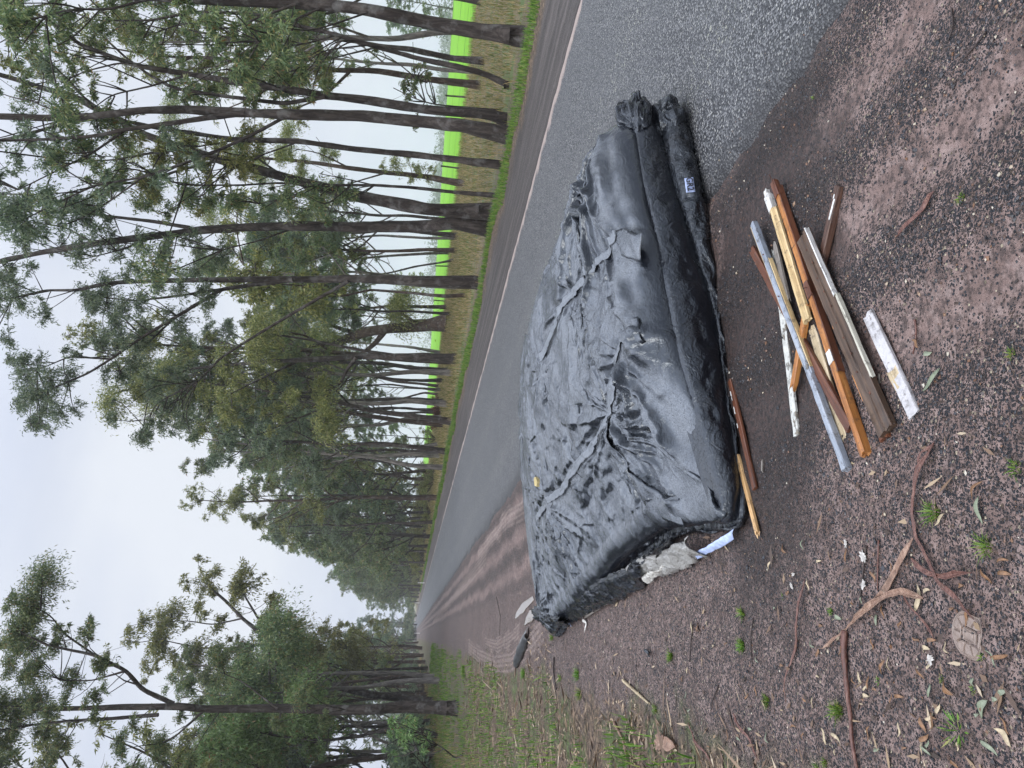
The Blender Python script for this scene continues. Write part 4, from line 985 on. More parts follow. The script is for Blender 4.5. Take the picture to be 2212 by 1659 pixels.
MAT['w_crust'] = m_wood("crumbling_white_edge", (0.30, 0.28, 0.22), (0.50, 0.48, 0.40), (0.66, 0.64, 0.56), 0.7, paint=(0.08, 0.07, 0.05), pamt=.2, pscale=30)
MAT['w_grey'] = m_wood("grey_splintered_wood", (0.075, 0.065, 0.055), (0.17, 0.15, 0.13), (0.30, 0.275, 0.24), 0.6)
MAT['w_fresh'] = m_wood("fresh_broken_wood", (0.36, 0.20, 0.085), (0.56, 0.34, 0.15), (0.72, 0.50, 0.27), 0.5, grain=.8)

def bar_mesh(L, W, T, jag=(0, 0), seed=0, bev=.0022, warp=.002, nx=None, chamfer=None):
    """a length of timber along X, resting on Z=0, with worn arrises, and ragged ends where broken"""
    r = np.random.default_rng(seed); nx = nx or max(6, int(L / .02)); x = np.linspace(0, L, nx)
    w, t = W / 2, T; b = min(bev, W * .2, T * .2)
    if chamfer == 'groove': sec = [(-w, b), (-w + b, 0), (w - b, 0), (w, b), (w, t - b), (w - b, t), (w * .35, t), (w * .28, t - .004), (w * .08, t - .004), (0, t), (-w + b, t), (-w, t - b)]
    elif chamfer == 'mould': sec = [(-w, b), (-w + b, 0), (w - b, 0), (w, b), (w, t * .45), (w * .7, t * .55), (w * .45, t * .80), (w * .30, t), (-w * .25, t), (-w * .40, t * .86), (-w * .85, t * .8), (-w, t * .7)]
    else: sec = [(-w, b), (-w + b, 0), (w - b, 0), (w, b), (w, t * .5), (w, t - b), (w - b, t), (w * .33, t), (-w * .33, t), (-w + b, t), (-w, t - b), (-w, t * .5)]
    sec = np.array(sec); m = len(sec)
    V = np.zeros((nx, m, 3)); V[..., 0] = x[:, None]; V[..., 1] = sec[None, :, 0]; V[..., 2] = sec[None, :, 1]
    P = np.stack([V[..., 0] * 5, V[..., 1] * 40, V[..., 2] * 40], -1)
    V[..., 1] += .0011 * vnoise(P, 4.0, seed) + warp * np.sin(x * 3 / max(L, .3) + seed)[:, None]; V[..., 2] += .0011 * vnoise(P, 4.0, seed + 3) * (sec[None, :, 1] > 0)
    cen = [np.array([0, 0, t / 2]), np.array([L, 0, t / 2])]
    for e, j in enumerate(jag):
        if j:
            k = slice(0, 3) if e == 0 else slice(nx - 3, nx); sg = 1 if e == 0 else -1; a = j * r.random(m)
            f = np.array([1, .6, .25]) if e == 0 else np.array([.25, .6, 1]); V[k, :, 0] += sg * a[None] * f[:, None] - sg * j * .5 * f[:, None]
            cen[e][0] += sg * j * .35
    return V, m, cen
def bar_into(mb, V, m, cen, M_=None, mi=0):
    nx = len(V); q = grid_quads(nx, m); i = np.arange(nx - 1)
    cl = np.stack([i * m + m - 1, (i + 1) * m + m - 1, (i + 1) * m, i * m], 1); F = np.concatenate([q, cl])[:, ::-1]
    X = np.concatenate([V.reshape(-1, 3), cen]); b0 = nx * m; j = np.arange(m); j2 = (j + 1) % m
    T = np.concatenate([np.stack([np.full(m, b0), j, j2], 1), np.stack([np.full(m, b0 + 1), (nx - 1) * m + j2, (nx - 1) * m + j], 1)])
    mb.add(X, F, T, mi)
def auto_flat(me, ang=35):
    me.polygons.foreach_set("use_smooth", np.ones(len(me.polygons), bool)); me.set_sharp_from_angle(angle=R_(ang))
def timber(name, px0, px1, W, T, z0, z1, mat, label, roll=0.0, jag=(0, 0), seed=0, chamfer=None, parts=(), cat="timber", warp=.002):
    """px0, px1: where its two ends are seen; z0, z1: height of its underside at each end"""
    a, b = gp(*px0, z0 + T), gp(*px1, z1 + T); a = a - [0, 0, T]; b = b - [0, 0, T]; L = float(np.linalg.norm(b - a)); x = (b - a) / L
    y = unit(np.cross([0, 0, 1.0], x)); z = np.cross(x, y)
    M_ = Matrix(((x[0], y[0], z[0], a[0]), (x[1], y[1], z[1], a[1]), (x[2], y[2], z[2], a[2]), (0, 0, 0, 1))) @ Matrix.Rotation(roll, 4, 'X')
    mb = MB(); bar_into(mb, *bar_mesh(L, W, T, jag, seed, chamfer=chamfer, warp=warp)); me = mb.mesh(name, MAT[mat]); auto_flat(me)
    o = bpy.data.objects.new(name, me); COL.objects.link(o); o.matrix_world = M_; tag(o, label, cat, "timber offcuts in the scatter")
    for (pn, x0, x1, y0, z0_, w, t, pm, jg) in parts:
        mb = MB(); V, m_, cen = bar_mesh(x1 - x0, w, t, jg, seed + 50 + int(x0 * 100)); V = V + [x0, y0, z0_]; cen = [c + [x0, y0, z0_] for c in cen]
        bar_into(mb, V, m_, cen); me = mb.mesh(pn, MAT[pm]); auto_flat(me); c = bpy.data.objects.new(pn, me); COL.objects.link(c); c.parent = o
    return o
def nail(o, x, y, z, L=.03, tilt=(0.5, 0.2)):
    mb = MB(); d = unit(np.array([tilt[0], tilt[1], .8])); p = np.array([x, y, z]); tube(mb, [p, p + d * L], [.0016, .0013], 6); tube(mb, [p + d * L, p + d * (L + .0015)], [.0036, .0036], 8)
    me = mb.mesh("nail", MAT['w_redbrown']); c = bpy.data.objects.new("nail", me); COL.objects.link(c); c.parent = o
G0 = 0.006
# the bottom of the pile first
timber("offcut", (1671, 540), (1719, 941), .042, .012, .006, .004, 'w_washed', "thin board with flaking whitewash, at the bottom of the scatter nearest the bundle", jag=(.03, 0), seed=1)
timber("offcut", (1672, 532), (1700, 652), .030, .014, .020, .020, 'w_grey', "short grey splintered board under the cream moulding", jag=(.05, .03), seed=2)
timber("offcut", (1622, 540), (1832, 925), .040, .018, .018, .010, 'w_redbrown', "reddish brown board mostly hidden under the long silvery bar", jag=(.03, .01), seed=3)
timber("offcut", (1752, 705), (1838, 1006), .050, .010, .003, .003, 'w_cream_dull', "flat pale pine board under the lower half of the silvery bar", jag=(.02, .02), seed=4)
timber("offcut", (1808, 402), (1762, 590), .034, .028, .003, .003, 'w_dark', "short dark stained batten pointing away past the wide brown board", seed=5, jag=(.004, .0), parts=[("paint_patch", .05, .12, .006, .0285, .010, .0012, 'w_white', (.01, .01)), ("paint_patch", .03, .045, -.004, .0285, .008, .0012, 'w_white', (.004, .004))])
timber("offcut", (1740, 655), (1709, 834), .030, .022, .016, .010, 'w_orange', "short splintered orange stick crossing under the pile", jag=(.01, .05), seed=6, parts=[("splintered_end", .26, .335, .004, .004, .018, .010, 'w_fresh', (.01, .05))])
timber("offcut", (1866, 800), (1908, 948), .050, .022, .003, .003, 'w_redbrown', "brown block end peeping out below the wide weathered board", seed=7, jag=(0, .008))
# cream moulding with a white tip
timber("offcut", (1664, 452), (1737, 692), .040, .026, .028, .030, 'w_cream', "cream pine moulding with a white painted tip", seed=8, chamfer='mould', jag=(0, .012),
       parts=[("painted_tip", -.085, .002, -.002, .0008, .0385, .0262, 'w_white', (.012, .002)), ("painted_tip", -.125, -.08, -.008, .004, .022, .020, 'w_white', (.012, .002))])
# long orange batten
ob = timber("offcut", (1672, 406), (1862, 981), .029, .032, .024, .012, 'w_orange', "long bright orange pine batten with a dark bracket at its far end", seed=9, jag=(0, .012), warp=.003,
       parts=[("shade_strip", .0, .97, .0172, .002, .005, .028, 'w_redbrown', (.002, .004)), ("joint_block", .545, .615, .004, .0325, .036, .005, 'w_redbrown', (.012, .004)), ("paint_patch", .875, .925, .0, .0325, .030, .004, 'w_white', (.004, .004)),  # thin added strip paints the shade on the batten's near side
              ("end_bracket", -.035, .055, .004, .012, .034, .024, 'w_redbrown', (.010, .014)), ("saw_cut", .345, .348, 0, .0305, .0285, .0022, 'w_dark', (0, 0))])
nail(ob, -.01, .012, .036, .045, (-.6, .9)); nail(ob, .57, .006, .037, .012)
# wide weathered board with crumbling white edge
wb = timber("offcut", (1730, 508), (1910, 932), .078, .024, .040, .018, 'w_brown', "wide weathered brown board with a crumbling white edge", seed=10, chamfer='groove', jag=(.004, .008),
       parts=[("painted_edge", .0, .36, .0385, .008, .006, .020, 'w_white', (.01, .02)), ("painted_edge", .36, .74, .040, .004, .012, .018, 'w_crust', (.03, .02)), ("sawn_edge", .10, .78, -.0375, .006, .005, .017, 'w_orange', (.02, .004)), ("end_grain", .775, .783, 0, .002, .070, .020, 'w_redbrown', (.0, .004))])
for k in range(9): nail(wb, .08 + .075 * k, .006 * math.sin(k * 2.1) - .004, .022, .0025, (.05, .02))
# silvery bar on top
sb = timber("offcut", (1623, 482), (1822, 1014), .030, .026, .040, .014, 'w_silver', "long silvery blue bar with cream edges lying across the pile", seed=11, jag=(0, .006), warp=.001,
       parts=[("cream_edge", .004, .83, -.0172, .0, .005, .024, 'w_cream_dull', (.004, .004)), ("cream_edge", .25, .86, .0172, .0, .005, .020, 'w_cream', (.02, .01)), ("folded_end", .845, .885, .0, .002, .036, .020, 'w_silver', (.002, .014))])
nail(sb, .21, .002, .025, .003); nail(sb, .47, .002, .025, .010, (.3, .6))
# white plank
timber("offcut", (1872, 679), (1972, 898), .052, .014, .004, .004, 'w_plank', "short white painted plank lying alone nearest the camera", seed=12, jag=(.012, .004), parts=[("worn_end", .262, .318, -.002, .0006, .0525, .0138, 'w_cream_dull', (.05, .003))])
# boards sticking out from under the bundle
timber("offcut", (1574, 822), (1628, 1056), .034, .016, .006, .006, 'w_redbrown', "red brown board sticking out from under the near side of the bundle", seed=13, jag=(0, .003), parts=[("paint_patch", .06, .11, -.008, .0165, .007, .001, 'w_white', (.01, .01)), ("paint_patch", .15, .19, -.010, .0165, .006, .001, 'w_white', (.01, .01)), ("paint_patch", .24, .262, -.013, .0165, .006, .001, 'w_white', (.006, .006))])
timber("offcut", (1590, 985), (1634, 1154), .026, .016, .003, .003, 'w_fresh', "broken light coloured stick poking out at the near corner of the bundle", seed=14, jag=(0, .04))
timber("offcut", (1326, 1288), (1262, 1332), .030, .022, .010, .004, 'w_grey', "weathered grey batten under the left flank of the bundle", seed=15, jag=(.01, .01))
# small chips around the pile
for k, (X, Y, l, w, lab) in enumerate([(1646, 1018, .050, .012, "little wood chip in front of the board under the bundle"), (1840, 627, .036, .016, "pale wood chip beyond the wide weathered board"), (1838, 664, .030, .012, "small cream splinter beside the crumbling white edge"),
        (1918, 770, .026, .020, "cream flake beside the middle of the white plank"), (1900, 808, .030, .010, "grey fibre chip by the side of the white plank"), (1852, 640, .016, .010, "tiny pale chip next to the wide weathered board"), (1903, 740, .018, .008, "small pale chip between the white plank and the wide board")]):
    mb = MB(); V, m_, cen = bar_mesh(l, w, .006, (.010, .012), 80 + k, nx=6); bar_into(mb, V, m_, cen); me = mb.mesh("wood_chip", MAT[('w_grey', 'w_cream_dull', 'w_cream_dull', 'w_cream_dull', 'w_grey', 'w_cream', 'w_cream')[k]]); auto_flat(me)
    o = bpy.data.objects.new("wood_chip", me); COL.objects.link(o); p = gp(X, Y, .006); o.location = p - [0, 0, .003]; o.rotation_euler = (.1, -.05, (k * 2.3) % 6); tag(o, lab, "wood chip", "wood chips round the timber")

# black plastic trim piece behind the bundle
def trim():
    a, b = gp(1139, 1374, .03), gp(1114, 1436, .03); L = float(np.linalg.norm(b - a)); x = (b - a) / L; y = unit(np.cross([0, 0, 1.], x)); z = np.cross(x, y)
    o = empty("plastic_trim", tuple((a + b) / 2 - [0, 0, .03]), "broken black plastic trim piece with a folded lip, behind the far end of the bundle", "car part")
    n = 26; t = np.linspace(0, 1, n)
    sec = [(.07, .012), (.06, .055), (.02, .085), (-.03, .080), (-.05, .060)]
    V = np.array([[a - [0, 0, .03] + x * L * u + y * (sy * (.65 + .5 * math.sin(math.pi * u))) + z * (sz * (.75 + .3 * math.sin(math.pi * u)) + .006 * math.sin(u * 17)) for sy, sz in sec] for u in t])
    mb = MB(); mb.add(V.reshape(-1, 3), grid_quads(n, 5)); c = mb.build("trim_panel", MAT['rubber'], o); sm = c.modifiers.new("thickness", 'SOLIDIFY'); sm.thickness = .006
    V2 = []
    for u in t:
        notch = 1 - .75 * (abs((u * 3.1) % 1 - .5) < .09); p = a - [0, 0, .03] + x * L * u; base = p + y * (-.05 * (.65 + .5 * math.sin(math.pi * u))) + z * (.060 * (.75 + .3 * math.sin(math.pi * u)))
        V2.append([base, base + y * -.05 * notch - z * .012, base + y * -.085 * notch - z * .030])
    mb = MB(); mb.add(np.array(V2).reshape(-1, 3), grid_quads(n, 3)); c = mb.build("folded_lip", MAT['rubber_grey'], o); sm = c.modifiers.new("thickness", 'SOLIDIFY'); sm.thickness = .005
trim()

# ------------------------------------------------------------------ bark, sticks, leaves and tufts on the clay
def gz_at(p): return float(ground_z(lat(p), p[0] * RD[0] + p[1] * RD[1]))
def strip(name, px, w, mat, label, curl=.5, seed=0, cat="bark strip", group="shed bark on the clay", thick=.0025, lift=.006):
    """a curled ribbon of shed bark lying on the ground"""
    r = np.random.default_rng(seed); P = np.array([gp(*q) for q in px]); P, _ = resample(P, np.zeros(len(P)), .012); n = len(P); t = np.linspace(0, 1, n)
    for p in P: p[2] = gz_at(p)
    T = unit(np.gradient(P, axis=0)); S = np.stack([T[:, 1], -T[:, 0], 0 * t], 1); u = np.linspace(-1, 1, 7)
    wd = w * .40 * np.clip(np.minimum(t * 7 + .25, (1 - t) * 4 + .12), 0, 1) * (1 + .35 * np.array([vnoise(np.array([x * 7 + seed, 0, 0])[None], 1.0, seed)[0] for x in t]))
    ph = 1.2 * np.sin(t * 5 + seed)
    a = u[None] * (curl * 1.6) + 0 * t[:, None]; rad = wd / max(.2, math.sin(min(1.4, curl * 1.6)))
    off = np.sin(a) * rad[:, None]; up = (1 - np.cos(a)) * rad[:, None]
    tilt = (.35 * np.sin(t * 6 + seed * 1.3))[:, None]
    o2 = off * np.cos(tilt) - up * np.sin(tilt); u2 = np.abs(off * np.sin(tilt)) + up * np.cos(tilt)
    V = P[:, None] + S[:, None] * o2[..., None]; V[..., 2] += u2 + lift + .006 * (1 + np.sin(t * 8 + seed))[:, None]
    V += np.stack([vnoise(V, 60, seed) * .0015, vnoise(V, 60, seed + 1) * .0015, vnoise(V, 50, seed + 2) * .0015], -1)
    o_ = P[0].copy(); mb = MB(); mb.add(V.reshape(-1, 3), grid_quads(n, 7)); ob = mb.build(name, MAT[mat], origin=o_)
    sm = ob.modifiers.new("thickness", 'SOLIDIFY'); sm.thickness = thick; return tag(ob, label, cat, group)
strip("bark_strip", [(2036, 958), (2002, 1026), (1983, 1102), (1986, 1152), (2021, 1217), (2038, 1255), (2078, 1286), (2124, 1339)], .024, 'bark_strip', "long kinked red brown bark strip running to the boot print", .55, 1)
strip("bark_strip", [(1990, 1163), (1956, 1224), (1922, 1286), (1887, 1312), (1834, 1362)], .028, 'bark_strip_pale', "broad pale reddish bark strip that meets the long bent stick", .6, 2)
strip("bark_strip", [(2013, 1293), (1963, 1278), (1935, 1284), (1890, 1316), (1840, 1356)], .030, 'bark_strip_pale', "splintered bark strip with a frayed end beside the white flake", .6, 3, lift=.012)
strip("bark_strip", [(1834, 1358), (1812, 1380), (1780, 1402)], .014, 'bark_strip_pale', "short split bark tail at the elbow of the bent stick", .5, 4)
strip("bark_strip", [(1956, 1274), (1994, 1324), (2014, 1350), (2034, 1381)], .014, 'bark_strip', "thin dark bark curl pointing at the boot print", .7, 5)
strip("bark_strip", [(1744, 1251), (1738, 1300), (1731, 1350), (1723, 1400), (1704, 1465), (1706, 1518)], .016, 'bark_strip', "thin twisted bark strip on the open clay between green tufts", .6, 6)
strip("bark_strip", [(1986, 1205), (2022, 1238), (2045, 1246), (2085, 1240), (2116, 1238)], .022, 'bark_strip', "forked dark bark strip crossing the long kinked strip", .6, 7, lift=.010)
strip("bark_strip", [(2036, 414), (2010, 445), (1985, 478), (1953, 513)], .022, 'bark_strip', "lone bark strip on the gravel beyond the dark batten", .5, 8)
strip("bark_strip", [(2036, 955), (2010, 975), (2000, 1015)], .014, 'bark_strip', "small bark sliver at the top of the long kinked strip", .5, 9)
strip("bark_strip", [(1424, 1612), (1440, 1600), (1462, 1612)], .10, 'bark_strip_pale', "wide curled slab of pinkish bark in the litter at the photo's lower edge", .35, 10, thick=.006)
strip("bark_strip", [(1490, 1560), (1512, 1600), (1545, 1652)], .018, 'bark_strip', "straight bark strip at the border of the litter", .5, 11)
strip("bark_strip", [(1590, 1540), (1622, 1590), (1648, 1645)], .020, 'bark_strip', "grey brown bark strip lying below the row of tufts", .5, 12)
def stick(px, r0, label, mat='twig', seed=0, side=True):
    P = np.array([gp(*q) for q in px]); 
    for k, p in enumerate(P): p[2] = gz_at(p) + r0 + .004 * (k % 2)
    mb = MB(); tube(mb, P, np.linspace(r0, r0 * .55, len(P)), 7, .02, rough=.25)
    if side:
        q = P[len(P) // 2]; e = q + unit(P[-1] - P[0]) * .03 + np.array([.02, .015, .008]); tube(mb, [q, e], [r0 * .5, r0 * .2], 4)
    o = mb.build("stick", MAT[mat], origin=P[0]); return tag(o, label, "stick", "sticks on the clay")
stick([(1832, 1362), (1833, 1400), (1834, 1446), (1840, 1500), (1845, 1541), (1853, 1600), (1862, 1668)], .011, "long bent stick with peeling bark running off the bottom edge", 'bark_strip', 1, False)
stick([(1879, 1179), (1871, 1250), (1860, 1326)], .0035, "thin black twig lying over the white flakes", seed=2)
stick([(1906, 1167), (1904, 1220), (1902, 1276)], .003, "fine reddish twig right beside the thin black twig", 'bark_strip', seed=3)
stick([(2056, 20), (2070, 55), (2053, 90)], .0035, "crooked twig at the upper right corner of the clay", seed=4)
stick([(2142, 70), (2115, 105), (2088, 135)], .003, "straight thin twig in the dark gravel, upper right", seed=5)
stick([(1500, 1350), (1498, 1390), (1494, 1430)], .0045, "short black twig among the small leaves", seed=6, side=False)
stick([(1628, 1335), (1627, 1380), (1625, 1440)], .003, "thin twig between two round tufts", seed=7)
stick([(1556, 1480), (1545, 1510), (1540, 1535)], .004, "dark broken twig on the left clay", seed=8)
stick([(1200, 1420), (1201, 1450), (1205, 1490)], .012, "dark stick half sunk in the mud behind the bundle", seed=9)
stick([(1075, 1290), (1082, 1330), (1080, 1380)], .006, "thin stick across the muddy tyre mark", seed=10)
stick([(1350, 1470), (1385, 1500), (1408, 1520)], .012, "pale broken stick in the edge of the grass", 'gumleaf_pale', seed=11)
stick([(1330, 1560), (1352, 1600), (1360, 1640)], .010, "brown stick leaning in the grassy litter", 'bark_strip_pale', seed=12)
stick([(2020, 1395), (2034, 1400), (2024, 1445)], .003, "short dark twig left of the boot print", seed=13)
stick([(1972, 690), (1978, 720), (1968, 765)], .0035, "red brown twig beyond the white plank", 'bark_strip', seed=14)

# gum leaves
def gum_leaf(X, Y, L, W, ang, mat, label, seed):
    r = np.random.default_rng(seed); n = 9; t = np.linspace(0, 1, n); w = W / 2 * np.sin(np.pi * t ** .8) ** .8; bend = r.uniform(-.25, .25) * L; u = np.array([-1, 0, 1.])
    x = t * L; y0 = bend * np.sin(np.pi * t); V = np.stack([np.broadcast_to(x[:, None], (n, 3)), y0[:, None] + u[None] * w[:, None], .003 + np.abs(u)[None] * w[:, None] * .45 + (.006 * np.sin(np.pi * t + r.random()) ** 2)[:, None]], -1)
    mb = MB(); mb.add(V.reshape(-1, 3), grid_quads(n, 3)); me = mb.mesh("gum_leaf", MAT[mat]); o = bpy.data.objects.new("gum_leaf", me); COL.objects.link(o)
    p = gp(X, Y); p[2] = gz_at(p) + .004; o.location = p; o.rotation_euler = (r.normal() * .15, r.normal() * .08, ang); sm = o.modifiers.new("thickness", 'SOLIDIFY'); sm.thickness = .0012
    return tag(o, label, "leaf", "fallen gum leaves on the clay")
LV = [(1986, 1322, .085, .016, 'gumleaf_pale', "long cream leaf right of the frayed bark strip"), (2038, 795, .095, .018, 'gumleaf_green', "long grey green leaf on the gravel beyond the white plank"), (1998, 765, .035, .014, 'gumleaf_green', "small curled green leaf beside the yellowed leaf"),
      (1985, 752, .045, .012, 'gumleaf_brown', "yellow brown leaf beyond the white plank"), (2126, 1072, .075, .016, 'gumleaf_green', "pale green leaf standing at the right, near the fine grass stalks"), (2112, 1080, .065, .010, 'gumleaf_brown', "brown leaf crossing the pale green leaf"),
      (1825, 1338, .040, .016, 'gumleaf_green', "grey leaf above the elbow of the bent stick"), (2050, 1470, .05, .02, 'gumleaf_brown', "rust coloured folded leaf by the small weed"), (1930, 1450, .045, .010, 'gumleaf_pale', "narrow cream leaf right of the bent stick"),
      (2146, 1512, .065, .022, 'gumleaf_green', "fresh green curled leaf low on the right"), (2155, 1420, .080, .010, 'gumleaf_brown', "slim leaf pointing down beside the boot print"), (2195, 1616, .065, .016, 'gumleaf_pale', "tan leaf in the bottom right corner"),
      (1500, 1342, .065, .014, 'gumleaf_pale', "pale leaf on the black twig"), (1510, 1365, .05, .010, 'gumleaf_brown', "tan leaf beside the pale leaf on the twig"), (1545, 1395, .035, .010, 'gumleaf_pale', "short cream leaf on the left clay"),
      (1800, 1585, .055, .012, 'gumleaf_pale', "curled cream leaf left of the bent stick"), (1790, 1610, .060, .014, 'gumleaf_pale', "pale leaf in the twiggy tuft"), (1760, 1505, .045, .010, 'gumleaf_pale', "small hooked pale leaf in the open clay"),
      (2000, 1600, .050, .014, 'gumleaf_brown', "reddish leaf near the broad leaved weed"), (1455, 1375, .04, .010, 'gumleaf_pale', "slim leaf near the first round tuft"), (1890, 1235, .045, .009, 'gumleaf_brown', "narrow brown leaf next to the thin black twig"),
      (1830, 1215, .050, .010, 'gumleaf_brown', "tan leaf beside the upper white flake"), (2050, 1110, .05, .011, 'gumleaf_pale', "bleached leaf leaning on the fine grass"), (2165, 1240, .045, .011, 'gumleaf_brown', "dark leaf at the right margin above the boot print"),
      (1700, 1195, .055, .012, 'gumleaf_brown', "curled brown leaf at the edge of the soaked clay"), (1740, 1165, .04, .010, 'gumleaf_green', "greenish leaf near the corner of the bundle"), (1660, 1230, .05, .010, 'gumleaf_pale', "pale leaf between the bundle corner and the tufts")]
for k, (X, Y, L, W, mt, lab) in enumerate(LV): gum_leaf(X, Y, L, W, (k * 2.399) % 6.283, mt, lab, 400 + k)
rl = np.random.default_rng(55)
for k in range(95):
    X, Y = 1440 + 770 * rl.random(), 1190 + 460 * rl.random() ** .8
    if X < 1660 and Y < 1300: continue
    gum_leaf(X, Y, rl.uniform(.018, .055), rl.uniform(.006, .013), rl.random() * 6.283, ('gumleaf_pale', 'gumleaf_brown', 'gumleaf_brown', 'gumleaf_green')[k % 4], "small dry gum leaf scattered on the clay in front of the bundle", 500 + k)

# white flakes
def flake(X, Y, R, label, seed):
    r = np.random.default_rng(seed); n = 22; a = np.linspace(0, 6.283, n, endpoint=False); rad = R * (.45 + .75 * r.random(n)); 
    V = np.stack([np.cos(a) * rad, np.sin(a) * rad * .7, .004 + .003 * r.random(n)], -1); mb = MB(); mb.add(np.r_[V, [[0, 0, .006]]], None, [[i, (i + 1) % n, n] for i in range(n)])
    me = mb.mesh("white_flake", MAT['flake'], smooth=False); o = bpy.data.objects.new("white_flake", me); COL.objects.link(o); p = gp(X, Y); p[2] = gz_at(p) + .003; o.location = p; o.rotation_euler = (.1, .1, seed); sm = o.modifiers.new("thickness", 'SOLIDIFY'); sm.thickness = .002
    tag(o, label, "flake", "white flakes on the clay")
flake(1874, 1203, .026, "white ragged flake under the thin black twig, upper of two", 1); flake(1873, 1264, .024, "white ragged flake under the thin black twig, lower of two", 2); flake(1832, 1174, .017, "small white flake nearest the bundle corner", 3); flake(1714, 1265, .014, "little white scrap next to the twisted bark strip", 4); flake(1715, 1240, .012, "little pale scrap above the twisted bark strip", 5)
flake(2020, 1425, .018, "pale scrap low in the clay by the small weed", 6)

# torn strip of white film by the grey batten
strip("film_scrap", [(1259, 1332), (1266, 1345), (1264, 1368)], .035, 'liner_white', "torn scrap of white film at the tip of the grey batten", .5, 31, "plastic scrap", None, .0015)
strip("film_scrap", [(1400, 1400), (1408, 1412), (1412, 1420)], .03, 'plastic_side', "little black plastic scrap on the left clay", .5, 32, "plastic scrap", None, .0015)

# green tufts
def tuft(X, Y, R, n, hgt, label, seed, mat='grass_green', wid=.0016, spread=1.0):
    r = np.random.default_rng(seed); mb = MB(); p = gp(X, Y); p[2] = gz_at(p); 
    a = r.random(n) * 6.283; q = R * r.random(n) ** .7 * .55; x = np.cos(a) * q; y = np.sin(a) * q * spread
    h = hgt * (.4 + .7 * r.random(n)); le = np.stack([np.cos(a), np.sin(a)], 1) * (h * r.uniform(.2, 1.3, n))[:, None]
    B = np.stack([x, y, 0 * x - .004], -1); Mi = B + np.stack([le[:, 0] * .4, le[:, 1] * .4, h * .7], -1); T = B + np.stack([le[:, 0], le[:, 1], h * .85], -1)
    w = np.stack([-np.sin(a), np.cos(a), 0 * a], -1) * wid
    V = np.stack([B - w, B + w, Mi + w * .8, T, Mi - w * .8], 1).reshape(-1, 3); i = 5 * np.arange(n); mb.add(V, np.stack([i, i + 1, i + 2, i + 4], 1), np.stack([i + 4, i + 2, i + 3], 1))
    me = mb.mesh("grass_tuft", MAT[mat]); o = bpy.data.objects.new("grass_tuft", me); COL.objects.link(o); o.location = p; tag(o, label, "grass tuft", "green tufts on the clay")
TF = [(1815, 1537, .045, 60, .045, "bright spiky tuft pressed against the bent stick"), (1796, 1320, .018, 22, .02, "small sprout above the pale leaf at the stick's elbow"), (1658, 1514, .040, 70, .022, "long low tuft on the open clay below the twisted bark"), (2026, 1107, .040, 40, .035, "tuft with wispy stalks above the long kinked bark"),
      (2137, 1180, .038, 36, .035, "wispy tuft with long stalks near the right margin"), (2040, 1465, .014, 14, .012, "tiny star shaped weed near the rust coloured leaf"), (1788, 1648, .02, 26, .02, "small tuft at the bottom edge left of the bent stick"), (1605, 1327, .036, 60, .03, "dark green tuft, upper of two in the same column left of the twisted bark"),
      (1605, 1396, .042, 90, .034, "round dense tuft, lower of two in the same column left of the twisted bark"), (1454, 1418, .040, 90, .036, "round dense tuft nearest the left flank of the bundle"), (1417, 1533, .045, 60, .030, "narrow tuft at the border of the grassy litter"), (1133, 1454, .11, 130, .07, "bushy tuft right below the black plastic trim"),
      (1196, 1378, .05, 50, .05, "small tuft between the trim and the bundle's tail"), (1247, 1457, .09, 90, .06, "tuft at the edge of the mud left of the bundle"), (1213, 1465, .06, 50, .05, "narrow tuft close to the sunken dark stick"), (1253, 1500, .09, 90, .06, "leafy tuft where grass meets clay"),
      (2196, 765, .02, 16, .018, "tiny sprout at the far right of the gravel"), (2085, 430, .022, 22, .016, "tiny green sprout beyond the lone bark strip"), (1760, 450 - 240, .012, 10, .012, "minute sprout on the gravel near the road edge"), (1770, 1660, .02, 20, .02, "tuft cut by the bottom edge"), (2200, 1010, .03, 22, .03, "grass stalks cut by the right edge"),
      (1900, 1470, .012, 12, .012, "minute weed in the clay right of the bent stick"), (2130, 1420, .013, 14, .012, "tiny weed between the boot print and the slim leaf"), (2110, 1490, .012, 14, .012, "tiny weed below the boot print"), (1690, 1290, .014, 14, .014, "tiny sprout left of the twisted bark strip")]
for k, (X, Y, R, n, h, lab) in enumerate(TF): tuft(X, Y, R, int(n * 1.6), h, lab, 600 + k)
tuft(1003, 1448, .26, 320, .13, "yellow green grass clump at the edge of the left verge", 640, wid=.003, spread=1.6)
# broad leaved weed
def weed(X, Y, label, seed):
    r = np.random.default_rng(seed); p = gp(X, Y); p[2] = gz_at(p); mb = MB(); n = 26; C = np.zeros((n, 3)); a = r.random(n) * 6.283
    D = np.stack([np.cos(a), np.sin(a), .25 + .3 * r.random(n)], -1); C = unit(D) * r.uniform(.0, .035, (n, 1)); leaf_quads(mb, C, D, .028 + .02 * r.random(n), .006, r); 
    o = mb.build("broadleaf_weed", MAT['grass_green'], smooth=False); o.location = p; tag(o, label, "weed")
weed(2078, 1579, "broad leaved green weed low on the right", 3)

